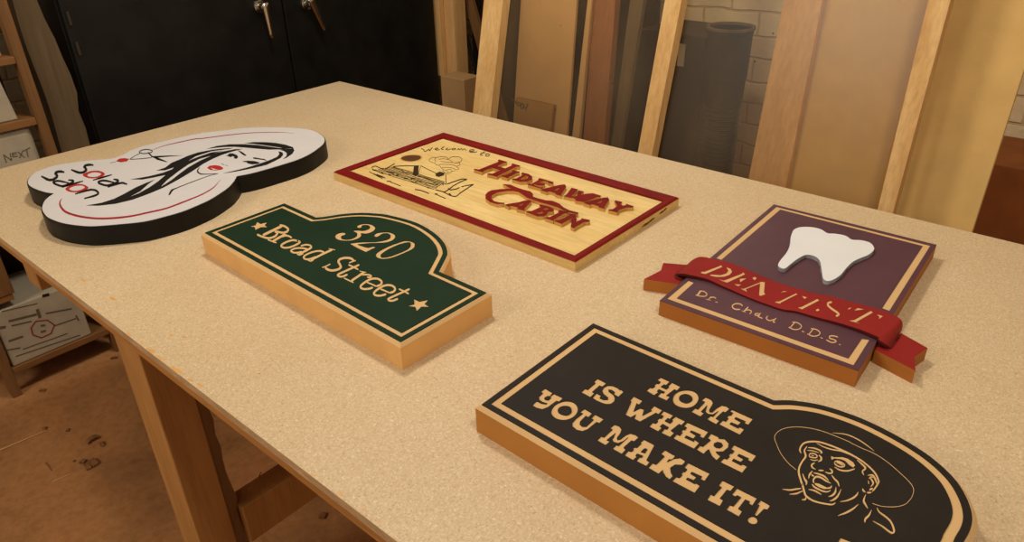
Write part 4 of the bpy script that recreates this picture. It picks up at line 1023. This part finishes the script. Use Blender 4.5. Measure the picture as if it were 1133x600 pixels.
# black cabinet
XC = -0.40
cb = thing('metal_cabinet', 'tall black double-door metal cabinet with chrome lever handles', 'cabinet', (XC - .25, 1.3, 0))
bx('cabinet_body', (XC - .48, XC - .021, .53, 2.082, 0, 1.9), M['cab'], cb, bevel=.004)
dl = bx('door', (XC - .02, XC, .535, 1.296, 0.05, 1.87), M['cab'], cb, bevel=.003, label='left cabinet door')
dr = bx('door', (XC - .02, XC, 1.302, 2.076, 0.05, 1.87), M['cab'], cb, bevel=.003, label='right cabinet door')
def handle(hub, p_top, p_bot, parent, lab):
    c = on_x(hub, XC)
    Vs, Fs = [], []
    cyl((XC, c.y, c.z), (XC + .012, c.y, c.z), .024, .022, 28, Vs, Fs)
    cyl((XC + .012, c.y, c.z), (XC + .04, c.y, c.z), .014, .012, 24, Vs, Fs)
    h = mk('handle', Vs, Fs, M['chrome'], parent, smooth=False, bevel=.002, label=lab)
    a = on_x(p_top, XC + .045); b_ = on_x(p_bot, XC + .045)
    Vs, Fs = [], []
    N_ = 10; st = []
    a = Vector((XC + .034, c.y + .006, c.z + .018)) if p_top is None else a
    for i in range(N_):
        t = i / (N_ - 1); p = a.lerp(b_, t); w = .0145 * (1 - t) + .0075 * t; dpt = .009 - .003 * t
        st.append((p, w, dpt))
    d = (b_ - a).normalized(); sd_ = Vector((0, d.z, -d.y)); 
    for p, w, dpt in st:
        for k_ in range(12):
            an = 2 * math.pi * k_ / 12; Vs.append(tuple(p + sd_ * (w * math.cos(an)) + Vector((1, 0, 0)) * (dpt * math.sin(an))))
    for i in range(N_ - 1):
        for k_ in range(12): j = (k_ + 1) % 12; Fs.append((i * 12 + k_, i * 12 + j, i * 12 + 12 + j, i * 12 + 12 + k_))
    Fs.append(tuple(range(12))); Fs.append(tuple(range((N_ - 1) * 12, N_ * 12)))
    mk('lever', Vs, Fs, M['chrome'], h, smooth=True)
handle((286, 7), (293, 3), (301, 42), dl, 'chrome lever handle of the left door')
handle((338, 4), (343, -3), (359, 33), dr, 'chrome lever handle of the right door')
c = on_x((76, 20), XC)
for dz in (0, -.09):
    Vs, Fs = cyl((XC + .004, .55, c.z + dz - .02), (XC + .004, .55, c.z + dz + .02), .006, n=12)
    mk('hinge', Vs, Fs, M['hose'], dl)

# leaning frame with plastic sheet
K = 0.226; YB = 1.45
def lean_board(name, pl_bl, pl_br, ptl, ptr, depth, mat, parent=None, yb=YB, z0=0.0, z1=2.0, **kw):
    """board whose front face lies in the plane y = yb + K*z(rel. to top); edges through photograph points"""
    a, b_ = on_lean(pl_bl, yb, K), on_lean(ptl, yb, K)
    c, d = on_lean(pl_br, yb, K), on_lean(ptr, yb, K)
    def ex_(p, q_, z): t = (z - p.z) / (q_.z - p.z); return p.x + (q_.x - p.x) * t
    pts = []
    for z in (z0, z1):
        xl = ex_(a, b_, z); xr = ex_(c, d, z); y = yb + K * (z - TZ)
        pts += [(xl, y, z), (xr, y, z), (xl, y + depth, z), (xr, y + depth, z)]
    return hexa(name, pts, mat, parent, **kw), pts
ZT = 1.95
fr = thing('plastic_screen', 'tall pale pine frame covered with dusty clear plastic, leaning behind the bench', 'frame', (1.1, YB + K * (0 - TZ), 0))
s1_, _ = lean_board('stud', (523, 123.6), (542.4, 127.8), (535.3, 0), (556.5, 0), .038, M['stud'], fr, z1=ZT, label='left upright of the frame')
s2_, _ = lean_board('stud', (705.8, 166.6), (721.4, 171.2), (735.5, 0), (754.2, 0), .038, M['stud'], fr, z1=ZT, label='middle upright of the frame')
s4_, P4 = lean_board('stud', (971, 231), (988, 236), (1027, 0), (1052, 0), .038, M['stud'], fr, z1=ZT, label='right upright of the frame')
X0 = on_lean((535, 60), YB, K).x; X1 = on_lean((1000, 100), YB, K).x
def ybz(z): return YB + K * (z - TZ)
for z in (0.0, ZT - .09):
    xa, xb = X0 - .02, X1 + .01
    pts = []
    for zz in (z, z + .088):
        pts += [(xa, ybz(zz) + .0385, zz), (xb, ybz(zz) + .0385, zz), (xa, ybz(zz) + .075, zz), (xb, ybz(zz) + .075, zz)]
    hexa('cross_rail', pts, M['stud'], fr)
pts = []
for zz in (0.09, ZT - .095):
    pts += [(X0, ybz(zz) + .039, zz), (X1 - .0, ybz(zz) + .039, zz), (X0, ybz(zz) + .0405, zz), (X1, ybz(zz) + .0405, zz)]
hexa('plastic_sheet', pts, M['plastic'], fr, bevel=0, label='dusty clear plastic sheet')

# planks behind the sheet
def standalone(name, label, cat, args, depth, mat, yb, z0=0, z1=1.9, group=None, bevel=.0015):
    o_, _ = lean_board(name, *args, depth, mat, None, yb=yb, z0=z0, z1=z1, bevel=bevel)
    setprops(o_, label, cat, group); return o_
standalone('wide_plank', 'wide knotty pine plank leaning behind the plastic, right of the ribbed hose', 'plank', ((828, 198), (870, 205), (867, 0), (910, 0)), .022, M['stud_dull'], YB + .08, z1=1.92)
standalone('board_sheet', 'large tan fibreboard sheet leaning behind the right end of the bench', 'board', ((868, 205), (1075.6, 256.6), (908, 0), (1158, 0)), .018, M['mdfboard'], YB + .108, z1=1.86)
standalone('tan_panel', 'tall plain tan panel seen through the plastic, nearest the left upright', 'panel', ((568, 133), (627, 149), (576, 0), (638, 0)), .012, M['sheet_tan'], YB + .10, z1=1.8)
o_ = standalone('marked_offcut', 'short brown board offcut leaning low in front of the tan panel', 'board', ((569, 133), (609, 143), (571, 108), (612, 116)), .012, M['card'], YB + .08, z1=on_lean((590, 112), YB + .08, K).z)
standalone('reddish_plank', 'reddish-brown plank leaning right of the tan panel behind the plastic', 'plank', ((645, 155), (668, 159), (657, 0), (681, 0)), .03, M['redwood'], YB + .128, z1=1.8)
standalone('thin_strip', 'thin pale strip of wood leaning left of the reddish plank', 'plank', ((633, 150), (641, 153), (650, 0), (655, 0)), .012, M['sheet_tan'], YB + .114, z1=1.8)
standalone('greenish_plank', 'greenish-brown plank leaning right of the reddish plank behind the plastic', 'plank', ((676, 160), (686, 163), (697, 0), (712, 0)), .02, M['rough'], YB + .16, z1=1.8)
# scribble on the tan panel
def lean_scrib(lst, yb, w, parent):
    Vs, Fs = [], []
    for pts in lst:
        pp = [on_lean(p, yb, K) for p in pts]
        for a, b_ in zip(pp[:-1], pp[1:]):
            d = (b_ - a).normalized(); nn = d.cross(Vector((0, -1, K)).normalized()) * w / 2; k0 = len(Vs)
            Vs.extend([tuple(a + nn), tuple(b_ + nn), tuple(b_ - nn), tuple(a - nn)])
            Vs.extend([tuple(x + Vector((0, .0008, 0))) for x in (a + nn, b_ + nn, b_ - nn, a - nn)])
            Fs += [(k0, k0 + 1, k0 + 2, k0 + 3), (k0 + 4, k0 + 5, k0 + 6, k0 + 7), (k0, k0 + 1, k0 + 5, k0 + 4), (k0 + 2, k0 + 3, k0 + 7, k0 + 6), (k0 + 1, k0 + 2, k0 + 6, k0 + 5), (k0 + 3, k0, k0 + 4, k0 + 7)]
    o_ = mk('pencil_writing', Vs, Fs, M['ink'], parent, label='scribbled marks')
tp_ = bpy.data.objects['marked_offcut']
lean_scrib([q('n3', 380,430, 392,448, 396,440, 404,462, 408,448), q('n3', 415,452, 408,465, 420,470, 424,458, 415,452), q('n3', 428,458, 424,480, 434,482, 438,465, 428,458), q('n3', 440,462, 436,475, 450,478), q('n3', 456,460, 444,488)], YB + .0785, .003, tp_)

# dark cabinet with label, hose, brick
pa = on_y((712, 33), 1.95); pb = on_y((764, 36), 1.95)
dc = thing('dark_locker', 'dark brown steel locker with a small white label, behind the plastic', 'locker', ((pa.x + pb.x) / 2, 2.05, 0))
bx('locker_body', (pa.x - .02, pb.x + .06, 1.95, 2.2, 0, pa.z - .0), M['darkbox'], dc, bevel=.003)
la = on_y((751, 48), 1.949); lb_ = on_y((757, 74), 1.949)
bx('label_plate', (la.x, la.x + .026, 1.9485, 1.9498, lb_.z, la.z), M['paper'], dc, bevel=0, label='white label')
# wooden board above locker
pc = on_y((712, 0), 2.2)
o_ = bx('upper_plank', (pa.x - .4, pb.x + .05, 2.23, 2.26, pa.z + .03, pa.z + .45), M['stud_dull'], None); setprops(o_, 'wide brown board hung on the brick wall above the dark locker', 'board')
bpy.data.objects.remove(o_)
# ribbed hose: vertical flexible duct standing
hp = on_y((806, 110), 1.85)
R_ = (on_y((823, 120), 1.85).x - on_y((783, 120), 1.85).x) / 2
hx = (on_y((823, 120), 1.85).x + on_y((783, 120), 1.85).x) / 2 - .014
ztop = on_y((812, 32), 1.85).z
hs = thing('ribbed_duct', 'upright black ribbed duct with a smooth collar, seen through the plastic', 'duct', (hx, 1.85, 0))
v, f = [], []; nr = 0; NN = 32
z = 0.0; prof = []
while z < ztop - .24:
    prof += [(R_ * .87, z), (R_ * 1.0, z + .004), (R_ * 1.0, z + .008), (R_ * .87, z + .012)]; z += .0148
zc = z
for r_, zz in prof:
    for k_ in range(NN):
        a = 2 * math.pi * k_ / NN; v.append((hx + r_ * math.cos(a), 1.85 + r_ * math.sin(a), zz))
for i in range(len(prof) - 1):
    for k_ in range(NN): j = (k_ + 1) % NN; f.append((i * NN + k_, i * NN + j, i * NN + NN + j, i * NN + NN + k_))
mk('ribbed_hose', v, f, M['hose'], hs, smooth=False)
Vs, Fs = [], []
cyl((hx, 1.85, zc), (hx, 1.85, zc + .08), R_ * 1.0, R_ * 1.05, 40, Vs, Fs); cyl((hx, 1.85, zc + .0801), (hx, 1.85, ztop), R_ * 1.08, R_ * 1.12, 40, Vs, Fs); cyl((hx, 1.85, ztop - .012), (hx, 1.85, ztop), R_ * 1.14, R_ * 1.14, 40, Vs, Fs)
mk('duct_collar', Vs, Fs, M['darkbox'], hs, bevel=.002)
Vs, Fs = prism([[(hx + rr0 * math.cos(a * math.pi / 20), 1.85 + rr0 * math.sin(a * math.pi / 20)) for a in range(40)] for rr0 in (R_ * 1.2, R_ * 1.04)], ztop + .0002, ztop + .008)
mk('duct_rim', Vs, Fs, M['rough'], hs, label='pale rim of the duct')
# left of the frame: cardboard/wood post, block, planks
y_ = 2.10
pl1 = on_y((484, 40), 2.12); pr1 = on_y((503, 40), 2.12)
o_ = bx('wood_post', (pl1.x, pr1.x, 2.12, 2.2, 0, 2.0), M['stud_dull'], None); setprops(o_, 'square wooden post standing just right of the black cabinet', 'post')
pl2 = on_y((484.5, 60), 2.10); pr2 = on_y((491, 60), 2.10)
o_ = bx('wood_batten', (pl2.x, pr2.x, 2.09, 2.118, on_y((487, 84), 2.09).z, 2.0), M['stud'], None); setprops(o_, 'narrow pale batten in front of the wooden post', 'batten')
bl = on_y((487.5, 90), 1.9); br_ = on_y((513, 90), 1.9); bt = on_y((500, 86), 1.9)
o_ = bx('timber_block', (bl.x, br_.x, 1.9, 2.0, 0, bt.z), M['card'], None, bevel=.003); setprops(o_, 'upright timber block with square top, right of the black cabinet', 'block')
def slat(name, label, ptop, pbot, w, y, mat, depth=.02):
    a = on_y(ptop, y); b_ = on_y(pbot, y); d = (a - b_) / (a.z - b_.z)
    t0 = b_ + d * (0 - b_.z); t1 = b_ + d * (1.9 - b_.z)
    pts = [(t0.x, y, 0), (t0.x + w, y, 0), (t0.x, y + depth, 0), (t0.x + w, y + depth, 0), (t1.x, y, 1.9), (t1.x + w, y, 1.9), (t1.x, y + depth, 1.9), (t1.x + w, y + depth, 1.9)]
    o_ = hexa(name, pts, mat, None); setprops(o_, label, 'plank')
slat('leaning_plank', 'brown plank leaning diagonally left of the pale pine frame', (513, 0), (530, 60), .055, 2.225, M['plank'])
slat('dark_plank', 'thin dark strip leaning across the gap beside the brown plank', (501, 0), (526, 82), .018, 2.205, M['edgeblack'], .01)
o_ = bx('brown_back_panel', (-.38, .62, 2.3, 2.33, 0, 1.5), M['darkbox'], None); setprops(o_, 'dark brown panel standing against the wall behind the brown plank', 'panel')
# dark brown chest at right
pr_ = on_y((1100, 181), 2.1)
ch = bx('brown_cabinet', (1.75, 2.75, 2.1, 2.4, 0, pr_.z), M['brownboard'], None, bevel=.004); setprops(ch, 'dark brown low cabinet below the brick wall at the far right', 'cabinet')

# ------------------------------------------------------------------ floor debris
random.seed(21)
def shaving(px, py, L, lab, kind):
    p = on_floor = CAMP + ray(px, py) * ((0.0 - CAMP.z) / ray(px, py).z)
    Vs, Fs = [], []
    turns = {'curl': 2.2, 'chip': .6, 'strip': .15}[kind]; N_ = 22; ang = random.uniform(0, 6.28); r0 = L / (5 if kind == 'curl' else 2.2)
    wdt = L * (.35 if kind != 'strip' else .06)
    dx, dy = math.cos(ang), math.sin(ang)
    if kind == 'strip': dx, dy = 1, 0
    for i in range(N_):
        t = i / (N_ - 1)
        if kind == 'strip': ux, uz = (t - .5) * L, .003 + .004 * math.sin(t * 5)
        else:
            a = t * turns * 2 * math.pi; rr_ = r0 * (1 - .45 * t); ux, uz = rr_ * math.cos(a), r0 + rr_ * math.sin(a) * .8 
        for s in (-1, 1):
            jj = random.uniform(-.1, .1) * wdt
            Vs.append((p.x + dx * ux - dy * (s * wdt / 2 + jj), p.y + dy * ux + dx * (s * wdt / 2 + jj), max(.0005, uz)))
    mz = min(v_[2] for v_ in Vs); Vs = [(a, b_, (c - mz) * .55 + .0008) for a, b_, c in Vs]
    for i in range(N_ - 1): Fs.append((2 * i, 2 * i + 1, 2 * i + 3, 2 * i + 2))
    o_ = mk('wood_shaving', Vs, Fs, M['shaving'], None, smooth=False)
    sd = o_.modifiers.new('s', 'SOLIDIFY'); sd.thickness = .0012
    setprops(o_, lab, 'wood shaving', 'wood shavings on the floor')
    return o_
deb = [(75, 477, .03, 'curled dark shaving on the floor, farther one of the pair nearest the bench leg', 'curl'),
       (104, 487, .05, 'long crumpled shaving on the floor beside the bench leg', 'chip'), (113, 492, .03, 'small tip of shaving right beside the long crumpled one', 'chip'),
       (92, 512, .045, 'curled shaving on the floor in the middle of the loose heap', 'curl'), (104, 514, .05, 'crumpled shaving at the right of the loose heap', 'chip'), (98, 518, .04, 'flat chip at the near side of the loose heap', 'chip'),
       (54, 517, .05, 'single flat chip on the floor left of the loose heap', 'strip'), (50, 475, .025, 'small chip at the end of the thin stick', 'chip'), (82, 511, .02, 'tiny curl at the left of the loose heap', 'curl'),
       (357, 572, .05, 'curled shaving on the floor under the bench', 'curl'), (48, 433, .03, 'small dark chip on the floor by the shelf unit', 'chip'), (127, 397, .03, 'small dark chip on the floor behind the bench leg', 'chip')]
for d_ in deb: shaving(*d_)
def stick(p0, p1, r, lab):
    a = CAMP + ray(*p0) * (-CAMP.z / ray(*p0).z); b_ = CAMP + ray(*p1) * (-CAMP.z / ray(*p1).z)
    a.z = b_.z = r; Vs, Fs = cyl(a, b_, r, r * .6, 8)
    o_ = mk('wood_sliver', Vs, Fs, M['stud_dull'], None); setprops(o_, lab, 'wood sliver', 'thin wood slivers on the floor')
stick((-5, 501), (52, 477), .0025, 'long thin wood sliver on the floor at the left picture edge')
stick((58, 534), (79, 525), .002, 'short pale wood sliver on the floor in front of the loose heap')
stick((284, 532), (288, 523), .002, 'tiny pale wood sliver on the floor under the bench')
